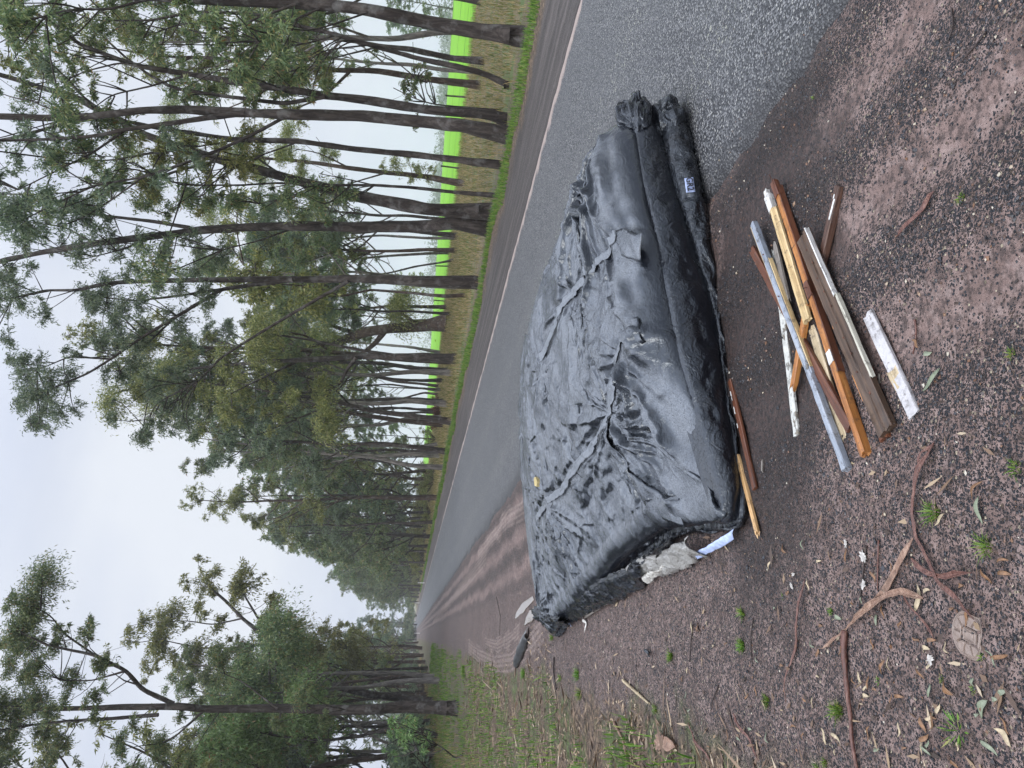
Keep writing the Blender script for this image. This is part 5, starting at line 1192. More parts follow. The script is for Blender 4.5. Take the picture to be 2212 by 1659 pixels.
# boot print pressed in the clay
def boot_print():
    c = gp(2097, 1370); c[2] = gz_at(c); nx, ny = 120, 100; u = np.linspace(-1, 1, nx); v = np.linspace(-1, 1, ny); Ug, Vg = np.meshgrid(u, v, indexing='ij')
    ang = R_(-92); hx, hy = .058, .056
    rr = np.sqrt((np.clip(-Ug, 0, 1)) ** 2 * 1.0 + Vg ** 2 * .95 + np.clip(Ug, 0, 1) ** 6); inside = 1 - sstep(rr, .82, .92)
    def bar(x, y, cx, cy, L, W, an):
        dx, dy = x - cx, y - cy; a, b = dx * math.cos(an) + dy * math.sin(an), -dx * math.sin(an) + dy * math.cos(an); return (1 - sstep(np.abs(a), L - .03, L + .03)) * (1 - sstep(np.abs(b), W - .025, W + .025))
    g = np.zeros_like(Ug)
    ringd = np.maximum(np.abs(Ug - .25) / 1.5, np.abs(Vg)); g = np.maximum(g, (1 - sstep(np.abs(ringd - .34), .03, .06))); g = np.maximum(g, (1 - sstep(np.abs(ringd - .20), .025, .05)) * .7)
    for k, an in enumerate((R_(100), R_(140), R_(180), R_(220), R_(260), R_(60), R_(-60), R_(28), R_(-28))): g = np.maximum(g, bar(Ug, Vg, .72 * math.cos(an) + .1, .70 * math.sin(an), .22, .045, an))
    P = np.stack([Ug, Vg, 0 * Ug], -1)
    z = -.005 + .008 * inside + .0012 * fbm(P, 5, 3, 5) * inside - .006 * g * inside + .006 * np.exp(-((rr - .98) / .07) ** 2) - .006 * sstep(rr, 1.02, 1.25)
    X = c[0] + (Ug * math.cos(ang) - Vg * math.sin(ang)) * hx; Y = c[1] + (Ug * math.sin(ang) + Vg * math.cos(ang)) * hy
    V = np.stack([X, Y, z + c[2] + .002], -1); F = grid_quads(nx, ny); kp = (rr.reshape(-1)[F] < 1.15).all(1)
    mb = MB(); mb.add(V.reshape(-1, 3), F[kp]); o = mb.build("boot_print", MAT['track_pale']); tag(o, "boot heel print with tread bars pressed into smooth clay", "boot print")
boot_print()

# ------------------------------------------------------------------ trees
def leaf_clump(mb, twig, c, R, n, L, W, r, droop=.75, flat=.75, twr=.006, root=None):
    """one spray of foliage: twigs fanning out from c, hanging leaves along them"""
    nt = max(5, int(n / 26)); dirs = unit(r.normal(size=(nt, 3)) * [1, 1, .8] + [0, 0, .25]); ln = R * (0.45 + .65 * r.random(nt))
    if root is not None:
        tdir = unit(np.asarray(c) - root); dirs = unit(dirs + tdir * .45)
    start = np.asarray(c) - (unit(np.asarray(c) - root) * R * .35 if root is not None else 0)
    ti = r.integers(0, nt, n); t = 0.25 + .75 * r.random(n) ** .7
    C = start + dirs[ti] * (ln[ti] * t)[:, None] * [1, 1, flat] + r.normal(size=(n, 3)) * R * .09
    C[:, 2] -= (t * ln[ti]) ** 2 * .25
    D = unit(r.normal(size=(n, 3)) * .62 + dirs[ti] * .35 + [0, 0, -droop])
    leaf_quads(mb, C, D, L * (.6 + .7 * r.random(n)), W * (.7 + .6 * r.random(n)), r)
    if twig is not None:
        for k in range(min(nt, 9)):
            e = start + dirs[k] * ln[k] * [1, 1, flat]; md = (start + e) / 2 + [0, 0, .05 * R]; e = e - [0, 0, ln[k] ** 2 * .2]
            tube(twig, [start, md, e], [twr, twr * .6, twr * .25], 3)
def flare(mb, base, r0, r, lean):
    """root flare"""
    for k in range(5):
        a = k * 1.257 + r.random(); d = np.array([math.cos(a), math.sin(a), 0]); tube(mb, [base + [0, 0, r0 * 1.6] + d * r0 * .55, base + d * r0 * .85 + [0, 0, r0 * .45], base + d * r0 * 1.25 - [0, 0, .06]], [r0 * .40, r0 * .26, r0 * .08], 5)

TREES = []
def traced_tree(name, base, trunk, w0, w1, limbs, clumps, label, leaf='leaf', bark='bark', group=None, seed=0, dens=.50, depth=None, L=.115, W=.026, rise=6.0, auto=4, autoR=.55):
    """a gum whose stem and limbs follow the photograph: picture positions give directions, the base on the ground gives the distance"""
    r = np.random.default_rng(1000 + seed)
    if depth is None:
        b = gp(*base); d = depth_of(b)
    else: d = depth; b = at(base[0], base[1], d)
    gl, gs = lat(b), b[0] * RD[0] + b[1] * RD[1]; b[2] = float(ground_z(gl, gs))
    sc = d / FPX
    tm, cm = MB(), MB()
    pts = [b - [0, 0, .1], b]; y0 = 0
    for k, q in enumerate(trunk): pts.append(at(q[0], q[1], d + .012 * d * math.sin(k * 1.7 + seed)))
    pts = np.array(pts)
    ends = []
    if rise > 0:       # carries on above the frame
        dr = unit(pts[-1] - pts[-2]); dr = unit(dr + [0, 0, .8])
        for k in range(3): pts = np.vstack([pts, pts[-1] + dr * rise / 3 + r.normal(size=3) * [.25, .35, .1]])
    n = len(pts); s_ = np.r_[0, np.cumsum(np.linalg.norm(np.diff(pts, axis=0), axis=1))]; s_ = s_ / s_[-1]
    r0, r1 = w0 * sc / 2, w1 * sc / 2
    fr = s_[len(trunk) + 1] if rise > 0 else 1.0
    rad = np.where(s_ < fr, r0 + (r1 - r0) * (s_ / fr) ** .8, r1 * (1 - .8 * (s_ - fr) / max(1e-6, 1 - fr)))
    rad[0] *= 1.35; rad[1] *= 1.25
    tube(tm, pts, rad, 11, .12 if d < 30 else .3, rough=.16)
    if d < 32: flare(tm, b, r0 * 1.05, r, 0)
    allp = [pts[2:]]
    for li, (lp, lw) in enumerate(limbs):
        dz = r.uniform(-1, 1) * .05 * d; P = np.array([at(q[0], q[1], d + dz * (k / max(1, len(lp) - 1))) for k, q in enumerate(lp)])
        j = np.argmin(np.linalg.norm(pts - P[0], axis=1))
        lr = np.linspace(lw * sc / 2, max(.010, lw * sc / 2 * .30), len(P)); tube(tm, P, lr, 7, .12 if d < 30 else .35, rough=.12)
        allp.append(P); ends.append(P[-1])
        for k in range(2):    # bare side twigs
            t = r.uniform(.35, .95); i = int(t * (len(P) - 1)); q = P[i] + (P[min(i + 1, len(P) - 1)] - P[i]) * r.random(); e = q + unit(r.normal(size=3) + [0, 0, 1.0] + unit(P[-1] - P[0])) * r.uniform(.5, 1.3)
            tube(tm, [q, (q + e) / 2 + r.normal(size=3) * .06, e], [lr[i] * .4, lr[i] * .3, .006], 4)
    node = np.concatenate([resample(p, np.zeros(len(p)), .3)[0] for p in allp])
    def add_clump(c, R):
        j = np.argmin(np.linalg.norm(node - c + [0, 0, .4], axis=1) + .35 * np.maximum(0, node[:, 2] - c[2] + .15)); q = node[j]
        if np.linalg.norm(q - c) > .2:
            md = q * .45 + c * .55 + r.normal(size=3) * .08 * np.linalg.norm(q - c); tw = max(.012, .022 * R); tube(tm, [q, md, c], [tw * 1.5, tw, tw * .5], 4, .3)
        nl = int(dens * R * R * 3.14 / (L * W * .5 * .5)); leaf_clump(cm, tm, c, R, max(40, nl), L, W, r, root=q)
    for (X, Y, R) in clumps: 
        Rm = R * sc; add_clump(at(X, Y, d + r.normal() * .8), Rm)
        for k in range(2): add_clump(at(X + r.normal() * R * .7, Y + r.normal() * R * .7, d + r.normal() * 1.3), Rm * r.uniform(.45, .7))
    tips = [pts[-1], pts[-2]] if rise > 0 else []
    for e in ends + tips:
        for k in range(2): add_clump(e + r.normal(size=3) * [.5, .6, .4] + [0, 0, .2], autoR * r.uniform(.6, 1.15) * max(1, d / 22))
    for k in range(auto):
        q = pts[-1] + r.normal(size=3) * [1.7, 1.7, 1.2] - [0, 0, .5]; add_clump(q, autoR * r.uniform(.8, 1.4) * max(1, d / 22))
    o = empty(name, tuple(b), label, "tree", group)
    tm.build("trunk", MAT[bark], o); cm.build("crown", MAT[leaf], o, smooth=False)
    return o

RG = "gum trees along the far side of the road"
traced_tree("gum_tree", (1139, 80), [(1051, 71), (917, 47), (823, 26), (729, 13), (648, 8), (478, 2), (330, -6), (160, -14)], 37, 14,
    [([(640, 8), (560, 38), (500, 62), (440, 60)], 7), ([(330, -5), (240, 20), (150, 20), (60, 45)], 7), ([(700, 14), (620, 50), (560, 90)], 5)],
    [(50, 40, 50), (95, 85, 38), (30, 95, 45), (150, 30, 30), (20, 20, 45), (500, 58, 36), (540, 110, 46), (470, 100, 34), (585, 70, 42), (600, 125, 38)],
    "thickest leaning gum trunk across the road, at the top edge of the photo", group=RG, seed=1, rise=5)
traced_tree("gum_tree", (1045, 132), [(970, 125), (890, 107), (823, 100), (760, 88), (700, 80), (620, 84), (540, 92)], 14, 6,
    [([(823, 100), (740, 120), (670, 140)], 5), ([(760, 88), (690, 60), (640, 30)], 5)], [(600, 160, 40), (650, 120, 36), (690, 165, 40), (540, 140, 44), (560, 190, 40), (500, 170, 36), (660, 60, 30)],
    "slim gum set back in the verge, its stem crossing the curved roadside gum", leaf='leaf_olive', group=RG, seed=2, rise=3)
traced_tree("gum_tree", (1105, 186), [(1051, 161), (997, 145), (917, 130), (863, 115), (798, 97), (729, 75), (648, 57), (564, 32), (500, 28), (420, 25)], 13, 6,
    [([(729, 75), (660, 95), (600, 100)], 4), ([(648, 57), (560, 60), (470, 40), (380, 55), (310, 80)], 5), ([(798, 97), (700, 108), (640, 150)], 4)],
    [(305, 85, 34), (330, 100, 22), (285, 60, 20), (470, 60, 30), (520, 36, 34), (610, 110, 36), (650, 160, 34), (700, 180, 34), (690, 120, 28)],
    "slim gum with a curved leaning base, second along the road verge from the top edge", leaf='leaf', group=RG, seed=3, rise=3)
traced_tree("gum_tree", (1100, 258), [(1051, 247), (917, 236), (782, 215), (702, 207), (640, 196), (513, 178), (410, 160), (342, 150), (290, 140), (230, 118), (171, 96), (116, 51), (60, 20)], 24, 7,
    [([(702, 209), (615, 224), (478, 207), (376, 191), (325, 164), (273, 126), (205, 62), (170, 10)], 10), ([(342, 150), (260, 135), (180, 155), (150, 170)], 5), ([(410, 160), (330, 185), (240, 205), (200, 235)], 5), ([(116, 51), (60, 60), (10, 40)], 5)],
    [(70, 60, 40), (120, 88, 26), (165, 160, 30), (195, 195, 26), (140, 130, 24), (30, 50, 36), (450, 195, 34), (400, 215, 28), (540, 215, 36), (600, 190, 28)],
    "straight gum splitting high into two long arms, upper one of a close pair", group=RG, seed=4, rise=0, auto=0)
traced_tree("gum_tree", (1104, 292), [(997, 271), (917, 263), (782, 250), (648, 247), (570, 245), (513, 243), (410, 237), (308, 238), (205, 250), (103, 255), (0, 251)], 31, 12,
    [([(530, 244), (444, 255), (342, 270), (273, 279), (205, 294), (103, 301), (0, 304), (-60, 306)], 13), ([(615, 253), (547, 290), (444, 337), (308, 383), (205, 400), (126, 437), (60, 470)], 8), ([(273, 279), (200, 330), (120, 370), (40, 410)], 6), ([(205, 250), (120, 240), (60, 215)], 5), ([(308, 383), (230, 440), (180, 470)], 4)],
    [(60, 300, 40), (90, 330, 46), (30, 350, 40), (110, 290, 30), (90, 425, 40), (130, 475, 30), (170, 440, 34), (240, 400, 34), (330, 390, 36), (40, 250, 40), (210, 450, 30), (420, 345, 32), (360, 300, 38)],
    "tall dark gum of the close pair, with one long bare slanting limb", leaf='leaf_grey', group=RG, seed=5, rise=5)
traced_tree("gum_tree", (1086, 357), [(997, 346), (890, 334), (755, 321), (648, 305), (513, 302), (410, 287), (342, 277), (273, 262), (190, 258), (120, 272), (34, 297), (-40, 310)], 16, 6,
    [([(273, 262), (219, 239), (171, 202), (85, 106), (20, 75)], 7), ([(513, 302), (420, 318), (350, 330)], 4), ([(648, 305), (580, 330), (520, 350)], 4)],
    [(380, 350, 40), (440, 370, 40), (400, 300, 30), (350, 330, 36), (480, 330, 36), (520, 370, 36), (300, 300, 26), (60, 130, 26)],
    "slender gum with a smooth curved stem between the dark pair and the double trunk", leaf='leaf_olive', group=RG, seed=6, rise=3)
traced_tree("gum_tree", (1004, 397), [(917, 381), (836, 373), (755, 363), (690, 353), (620, 345), (540, 340)], 13, 6, [([(836, 373), (760, 395), (700, 420)], 4), ([(755, 363), (690, 330), (630, 320)], 4)],
    [(900, 370, 26), (850, 350, 30), (600, 330, 40), (560, 380, 40), (650, 380, 36), (500, 340, 40), (700, 330, 30), (930, 385, 18)], "gum set back at the field edge with leafy shoots low on its stem", leaf='leaf_olive', group=RG, seed=7, rise=4, bark='bark_brown')
traced_tree("gum_tree", (1075, 422), [(970, 414), (890, 405), (809, 400), (688, 400), (600, 395), (520, 400)], 9, 4, [([(809, 400), (740, 385), (690, 375)], 3), ([(688, 400), (610, 430), (560, 440)], 3)],
    [(760, 410, 22), (620, 430, 34), (560, 420, 36), (500, 430, 36), (680, 440, 30)], "thinnest pole-like gum just left of the big double trunk", group=RG, seed=8, rise=3)
traced_tree("gum_tree", (1067, 459), [(997, 456), (917, 451), (836, 435), (755, 419), (615, 383), (478, 345), (393, 321), (308, 289), (239, 253), (161, 208), (90, 190), (34, 171), (-40, 150)], 33, 9,
    [([(393, 321), (330, 330), (250, 345), (170, 350)], 7), ([(478, 345), (380, 370), (300, 395), (230, 400)], 7), ([(615, 383), (560, 345), (500, 300)], 6), ([(239, 253), (150, 255), (60, 280)], 6)],
    [(230, 400, 34), (260, 370, 30), (190, 350, 34), (330, 420, 40), (300, 440, 36), (60, 170, 30), (120, 240, 26), (400, 420, 40), (450, 440, 36), (520, 300, 36)],
    "broad gum trunk leaning towards the top of the photo out of a shared double base", group=RG, seed=9, rise=4)
traced_tree("gum_tree", (1062, 494), [(984, 480), (950, 487), (917, 489), (782, 491), (648, 488), (581, 489), (444, 496), (342, 509), (205, 526), (103, 543), (0, 564)], 30, 10,
    [([(410, 492), (330, 478), (239, 468), (154, 458), (85, 420), (0, 419)], 9), ([(154, 458), (70, 455), (0, 451)], 6), ([(205, 526), (140, 490), (60, 480)], 5), ([(342, 509), (260, 540), (180, 560)], 5), ([(648, 488), (560, 520), (480, 540)], 5)],
    [(300, 520, 40), (260, 550, 40), (230, 500, 36), (40, 515, 34), (90, 480, 30), (30, 440, 34), (130, 530, 30), (350, 560, 44), (420, 530, 40), (20, 580, 36), (180, 450, 34)],
    "straight dark gum, right-hand stem of the big double trunk opposite the bundle", leaf='leaf_grey', group=RG, seed=10, rise=4)
traced_tree("gum_tree", (1036, 611), [(917, 608), (782, 602), (690, 604), (581, 603), (444, 605), (360, 606), (290, 608), (230, 612)], 25, 8,
    [([(632, 605), (547, 615), (478, 625), (427, 656), (376, 687), (308, 728), (239, 776), (191, 806), (126, 834), (80, 850)], 10), ([(752, 608), (632, 677), (547, 728), (478, 772), (427, 824), (393, 861)], 8), ([(478, 625), (380, 640), (290, 650), (200, 640)], 7), ([(308, 728), (270, 690), (230, 650)], 5), ([(376, 687), (300, 760), (260, 800)], 5), ([(239, 776), (150, 770), (80, 800)], 5), ([(427, 824), (340, 870), (310, 920)], 4)],
    [(50, 810, 48), (105, 850, 46), (125, 895, 40), (45, 870, 46), (20, 740, 36), (80, 905, 34), (155, 770, 26), (230, 620, 46), (260, 660, 46), (300, 720, 50), (250, 730, 38), (285, 795, 46), (240, 690, 38), (320, 840, 44), (350, 885, 34), (232, 905, 26), (312, 940, 28), (345, 920, 34), (392, 912, 34), (400, 700, 46), (380, 620, 42), (330, 600, 40), (440, 660, 40), (365, 800, 36), (30, 650, 44), (90, 680, 30), (200, 660, 34)],
    "upright gum standing alone opposite the bundle, its long limbs reaching into the sky gap", leaf='leaf_grey', group=RG, seed=11, rise=3, auto=3)
traced_tree("gum_tree", (989, 776), [(863, 770), (782, 770), (715, 774), (648, 778), (560, 782), (480, 790)], 19, 7,
    [([(770, 772), (745, 800), (740, 829), (715, 843), (650, 850)], 9), ([(863, 770), (782, 757), (648, 730), (560, 720)], 9), ([(648, 778), (560, 820), (500, 850)], 6), ([(715, 843), (690, 880), (700, 910)], 5)],
    [(480, 800, 46), (520, 850, 46), (560, 740, 40), (600, 800, 40), (440, 850, 40), (500, 900, 44), (470, 760, 40), (620, 860, 36), (680, 830, 30), (430, 930, 34), (590, 900, 40)],
    "straight dark gum with a crooked low branch, right of the massive old trunk", leaf='leaf_olive', group=RG, seed=12, rise=4, L=.16, W=.04, autoR=.8)
traced_tree("gum_tree", (966, 698), [(930, 702), (890, 706), (836, 710), (782, 718), (742, 735), (700, 760)], 32, 16,
    [([(836, 709), (809, 744), (780, 765), (720, 780)], 14), ([(770, 720), (740, 712), (715, 703), (690, 690), (675, 682), (620, 670)], 11), ([(900, 700), (860, 672), (845, 668)], 9), ([(742, 735), (660, 750), (590, 745)], 9), ([(675, 682), (660, 640), (600, 620)], 6)],
    [(600, 640, 36), (640, 700, 36), (560, 680, 40), (620, 760, 36), (700, 640, 30), (760, 660, 26), (680, 790, 30), (540, 620, 36), (800, 640, 22), (720, 660, 22)],
    "massive old gum with a broken swollen trunk at the field edge", leaf='leaf_olive', bark='bark_brown', group=RG, seed=13, rise=3, L=.22, W=.06, autoR=.9)
for i, (bp, tr, w, lab, bk) in enumerate([
    ((954, 762), [(890, 750), (800, 742), (720, 738), (640, 735)], 7, "pale grey slender gum stem behind the straight dark gum", 'bark_grey'),
    ((943, 803), [(915, 806), (890, 792), (850, 790), (809, 797), (740, 792), (680, 800)], 9, "gum with a hooked base at the field edge, right of the crooked-branched gum", 'bark'),
    ((955, 842), [(900, 838), (840, 830), (760, 835), (690, 840)], 5, "thin dark sapling stem standing by the rusty dead foliage", 'bark'),
    ((948, 852), [(915, 848), (880, 858), (830, 870), (760, 872), (700, 880)], 5, "thin gum sapling with a kinked stem in the verge", 'bark_brown'),
    ((951, 886), [(900, 884), (840, 880), (760, 885), (690, 895)], 6, "slim sapling stem, last before the dense row of trees begins", 'bark'),
    ((987, 513), [(940, 515), (880, 512), (820, 508), (750, 515), (690, 520)], 7, "pale slim gum behind the double trunk at the field edge", 'bark_grey'),
    ((1010, 637), [(960, 640), (880, 632), (800, 626), (740, 640), (680, 620)], 8, "slim brown gum set back just right of the lone upright gum", 'bark_brown'),
    ((972, 545), [(930, 547), (850, 552), (760, 560), (700, 556), (640, 552)], 7, "slim straight gum between the double trunk and the lone upright gum", 'bark'),
    ((981, 560), [(960, 566), (900, 575), (840, 590), (780, 596), (720, 600)], 5, "thin bowed gum leaning against the lone upright gum", 'bark')]):
    cl = [(tr[-1][0] + 10, tr[-1][1], 30), (tr[-1][0] - 40, tr[-1][1] + 14, 34), (tr[-2][0], tr[-2][1] - 14, 20), (tr[-1][0] - 80, tr[-1][1] - 10, 32), (tr[-1][0] - 20, tr[-1][1] - 30, 26)]
    traced_tree("gum_tree", bp, tr, w, w * .5, [([tr[-2], (tr[-1][0] - 10, tr[-1][1] + 20)], w * .4)], cl, lab, leaf=('leaf_olive', 'leaf', 'leaf_grey')[i % 3], bark=bk, group=RG, seed=30 + i, rise=2.5, L=.20, W=.055, auto=4, autoR=.7)

LG = "gum trees on the camera's side of the road"
traced_tree("gum_tree", (990, 1530), [(940, 1528), (871, 1528), (800, 1532), (725, 1534), (615, 1530), (444, 1532), (393, 1527), (273, 1527), (180, 1530), (103, 1531), (0, 1528)], 28, 8,
    [([(376, 1520), (308, 1490), (273, 1449), (205, 1415), (103, 1394), (34, 1360)], 11), ([(342, 1544), (240, 1552), (137, 1558), (51, 1568), (-20, 1580)], 9), ([(205, 1415), (140, 1370), (110, 1330), (70, 1310)], 5), ([(600, 1531), (560, 1500), (520, 1470), (470, 1450)], 5), ([(273, 1449), (200, 1470), (130, 1470)], 5), ([(444, 1532), (380, 1590), (300, 1630)], 6)],
    [(15, 1300, 26), (60, 1330, 24), (30, 1380, 38), (110, 1400, 32), (180, 1365, 32), (60, 1450, 50), (40, 1530, 50), (150, 1470, 40), (210, 1440, 34), (100, 1540, 36), (20, 1600, 40), (200, 1500, 30), (130, 1610, 36), (250, 1600, 36), (340, 1610, 40), (120, 1355, 18), (640, 1510, 38), (700, 1560, 30), (600, 1560, 30)],
    "thick straight dark gum trunk standing in the grass left of the bundle", leaf='leaf', group=LG, seed=51, rise=3, dens=.8, auto=8, autoR=.8)
traced_tree("gum_tree", (937, 1519), [(871, 1508), (798, 1500), (743, 1486), (670, 1468), (622, 1420), (589, 1387), (523, 1336), (490, 1300), (454, 1270)], 20, 5,
    [([(640, 1450), (598, 1398), (564, 1346), (523, 1278), (506, 1244)], 8), ([(670, 1468), (600, 1470), (520, 1460), (440, 1440)], 7), ([(589, 1387), (520, 1400), (430, 1400), (340, 1380)], 6), ([(743, 1486), (660, 1440), (600, 1330)], 5), ([(523, 1336), (460, 1350), (400, 1340), (350, 1345)], 4)],
    [(430, 1258, 34), (462, 1238, 34), (428, 1300, 28), (520, 1226, 22), (500, 1290, 30), (470, 1350, 36), (420, 1415, 44), (560, 1350, 38), (590, 1296, 26), (600, 1395, 40), (520, 1430, 44), (530, 1480, 46), (460, 1475, 40), (270, 1380, 34), (300, 1340, 32), (330, 1395, 40), (352, 1346, 24), (400, 1260, 22), (380, 1440, 40), (310, 1440, 34), (630, 1330, 30), (660, 1400, 34)],
    "leaning gum whose limbs reach out over the left side of the road", leaf='leaf_olive', group=LG, seed=52, rise=0, auto=0, L=.22, W=.06, autoR=.7)
traced_tree("gum_tree", (926, 1468), [(880, 1466), (835, 1464), (762, 1453), (700, 1430), (640, 1400), (590, 1380)], 11, 4, [([(762, 1453), (700, 1460), (640, 1470)], 4), ([(835, 1464), (790, 1435), (750, 1400)], 4)],
    [(640, 1370, 34), (680, 1420, 36), (720, 1390, 30), (600, 1420, 36), (760, 1410, 26), (740, 1450, 26), (700, 1350, 26)], "smaller dark gum leaning out behind the thick trunk, nearest the road", leaf='leaf_olive', group=LG, seed=53, rise=0, auto=4, L=.22, W=.06, autoR=.7)
for i, (bp, tr, w, lab, bk) in enumerate([
    ((948, 1592), [(915, 1578), (890, 1567), (840, 1572), (780, 1590), (700, 1600), (600, 1590)], 10, "bent gum stem to the left of the thick trunk", 'bark'),
    ((940, 1632), [(880, 1618), (820, 1600), (760, 1560), (700, 1540), (640, 1500)], 8, "pale leaning gum stem at the lower left corner of the trees", 'bark_grey'),
    ((930, 1560), [(880, 1566), (800, 1560), (700, 1580), (600, 1600)], 9, "grey gum stem half hidden behind the thick trunk", 'bark_grey'),
    ((925, 1500), [(860, 1503), (790, 1510), (700, 1520), (620, 1500)], 9, "brown gum stem between the leaning gum and the thick trunk", 'bark_brown'),
    ((922, 1645), [(860, 1640), (780, 1630), (680, 1640), (560, 1620)], 10, "dark gum stem at the bottom edge of the photo", 'bark'),
    ((918, 1480), [(860, 1484), (800, 1476), (720, 1480), (640, 1460)], 8, "slim brown gum beside the leaning gum", 'bark_brown')]):
    cl = [(tr[-1][0] + 10, tr[-1][1], 36), (tr[-1][0] - 60, tr[-1][1] + 14, 40), (tr[-2][0], tr[-2][1] - 14, 30), (tr[-1][0] - 130, tr[-1][1] - 10, 40), (tr[-1][0] + 70, tr[-1][1] + 34, 34), (tr[-1][0] - 30, tr[-1][1] - 40, 34)]
    traced_tree("gum_tree", bp, tr, w, w * .5, [([tr[-2], (tr[-1][0] - 10, tr[-1][1] + 30)], w * .4), ([tr[-3], (tr[-2][0] - 40, tr[-2][1] - 30)], w * .4)], cl, lab, leaf=('leaf_bright', 'leaf', 'leaf_olive')[i % 3], bark=bk, group=LG, seed=60 + i, rise=3, L=.20, W=.055, auto=5, autoR=.9)

# young leafy gum growing by the thick trunk
traced_tree("gum_sapling", (1000, 1628), [(985, 1640), (960, 1618), (930, 1600), (905, 1570), (880, 1562)], 4, 2, [([(930, 1600), (900, 1590), (870, 1590)], 2), ([(960, 1618), (930, 1630), (900, 1620)], 2)],
    [(890, 1560, 24), (860, 1572, 22), (870, 1600, 20), (900, 1590, 22), (840, 1560, 18), (915, 1620, 14)], "young gum with fresh green leaves beside the thick trunk", leaf='leaf_bright', seed=71, rise=0, auto=0, L=.10, W=.026, autoR=.25, dens=.45)
traced_tree("gum_sapling", (968, 228), [(940, 226), (900, 215), (870, 200), (850, 190)], 4, 2, [([(900, 215), (890, 190), (900, 170)], 2)],
    [(865, 185, 18), (890, 180, 20), (910, 170, 14), (880, 205, 16), (900, 145, 12), (925, 160, 10)], "low leafy sapling in front of the field, left of the dark pair", leaf='leaf', seed=72, rise=0, auto=0, L=.10, W=.026, autoR=.2, dens=.4, depth=17.5)

# ---- generic gums: a handful are grown, then copied along the road
def grow_gum(seed, H, leaf, bark, L, W, ncl, Rc, low=.30):
    r = np.random.default_rng(seed); tm, cm = MB(), MB(); r0 = H * .0105
    ln = r.normal(size=2) * .05
    P = [np.array([0, 0, -.2]), np.array([0, 0, .0])]
    for k in range(1, 8): P.append(np.array([ln[0] * k * H / 8 + r.normal() * .10, ln[1] * k * H / 8 + r.normal() * .10, H * .93 * k / 7]))
    P = np.array(P); rad = np.linspace(r0, r0 * .18, len(P)); rad[:2] *= 1.25; tube(tm, P, rad, 8, .5, rough=.15)
    tips = []
    for k in range(int(13 + r.integers(0, 4))):
        t = low + (.985 - low) * ((k + r.random()) / 15.0); i = t * (len(P) - 2) + 1; q = P[int(i)] + (P[min(int(i) + 1, len(P) - 1)] - P[int(i)]) * (i % 1)
        a = r.random() * 6.283; t = min(t, .985); ln_ = H * r.uniform(.15, .32) * (1.2 - .75 * t); up = r.uniform(.55, 1.3)
        d = unit(np.array([math.cos(a), math.sin(a), up])); m1 = q + d * ln_ * .5 + r.normal(size=3) * .15; e = q + unit(d + [0, 0, .35]) * ln_
        rr_ = r0 * (1 - t * .8) * .55; tube(tm, [q, m1, e], [rr_, rr_ * .7, rr_ * .25], 6, .5); tips += [e, m1 * .4 + e * .6]
        for j in range(2):
            e2 = m1 + unit(r.normal(size=3) + d + [0, 0, .3]) * ln_ * .45; tube(tm, [m1, (m1 + e2) / 2 + r.normal(size=3) * .08, e2], [rr_ * .45, rr_ * .35, rr_ * .12], 4); tips.append(e2)
    tips += [P[-1], P[-2]]
    tips = np.array(tips)
    for k in range(ncl):
        c = tips[r.integers(0, len(tips))] + r.normal(size=3) * [.35, .35, .3] * Rc; R = Rc * r.uniform(.55, 1.2)
        leaf_clump(cm, tm, c, R, int(.40 * R * R * 3.14 / (L * W * .25)), L, W, r, twr=.012)
    return tm.mesh("trunk", MAT[bark]), cm.mesh("crown", MAT[leaf], smooth=False)
NEARV = [grow_gum(200 + k, 15.5 + k % 3, ('leaf_grey', 'leaf', 'leaf_olive')[k % 3], ('bark', 'bark_brown', 'bark_grey')[(k * 2) % 3], .18, .045, 74, .62, .34) for k in range(5)]
FARV = [grow_gum(300 + k, 15.5 + k % 3, ('leaf', 'leaf_grey', 'leaf_olive', 'leaf')[k % 4], ('bark', 'bark', 'bark_brown')[k % 3], .30, .085, 92, .82, .10) for k in range(6)]
rt = np.random.default_rng(77)
def place_gum(l, s, variant, h, label, group):
    b = rp(l, s); b[2] = float(ground_z(l, s)); o = empty("gum_tree", tuple(b), label, "tree", group)
    for nm, me in zip(("trunk", "crown"), variant):
        c = bpy.data.objects.new(nm, me); COL.objects.link(c); c.parent = o
    o.rotation_euler = (rt.normal() * .03, rt.normal() * .03, rt.random() * 6.283); o.scale = (h * rt.uniform(.9, 1.15), h * rt.uniform(.9, 1.15), h); return o
n = 0
for k in range(64):      # far stretch of the right-hand row
    s = 38 + 210 * (k / 64) ** 1.35; l = 10.3 + rt.normal() * .5 + (k % 3) * 2.6
    place_gum(l, s, FARV[k % 6] if s > 70 else NEARV[k % 5], rt.uniform(.85, 1.12), "slender gum in the dense far stretch of the roadside row across the road", "gums in the dense far stretch across the road")
for k in range(20):      # scattered second row behind the traced trees
    s = 16 + 3.2 * k + rt.normal() * 1.2; l = rt.uniform(17, 26)
    place_gum(l, s, NEARV[k % 5], rt.uniform(.62, .95), "slim gum of the loose second row between the roadside trees and the field", "gums of the second row by the field")
for k in range(42):      # left-hand row beyond the traced trees
    s = 42 + 200 * (k / 42) ** 1.3; l = -2.4 - (k % 3) * 2.8 + rt.normal() * .5
    place_gum(l, s, FARV[(k + 2) % 6] if s > 70 else NEARV[(k + 1) % 5], rt.uniform(.85, 1.1), "gum in the far stretch of the row on the camera's side of the road", "gums in the far stretch on the camera's side")
for k in range(64):      # forest behind the left trees
    s = rt.uniform(18, 75); l = -7 - rt.uniform(0, 1) * (5 + s * .28)
    place_gum(l, s, NEARV[(k + 3) % 5] if s < 50 else FARV[k % 6], rt.uniform(.95, 1.4), "gum in the woodland behind the thick trunk on the left", "woodland gums on the left")
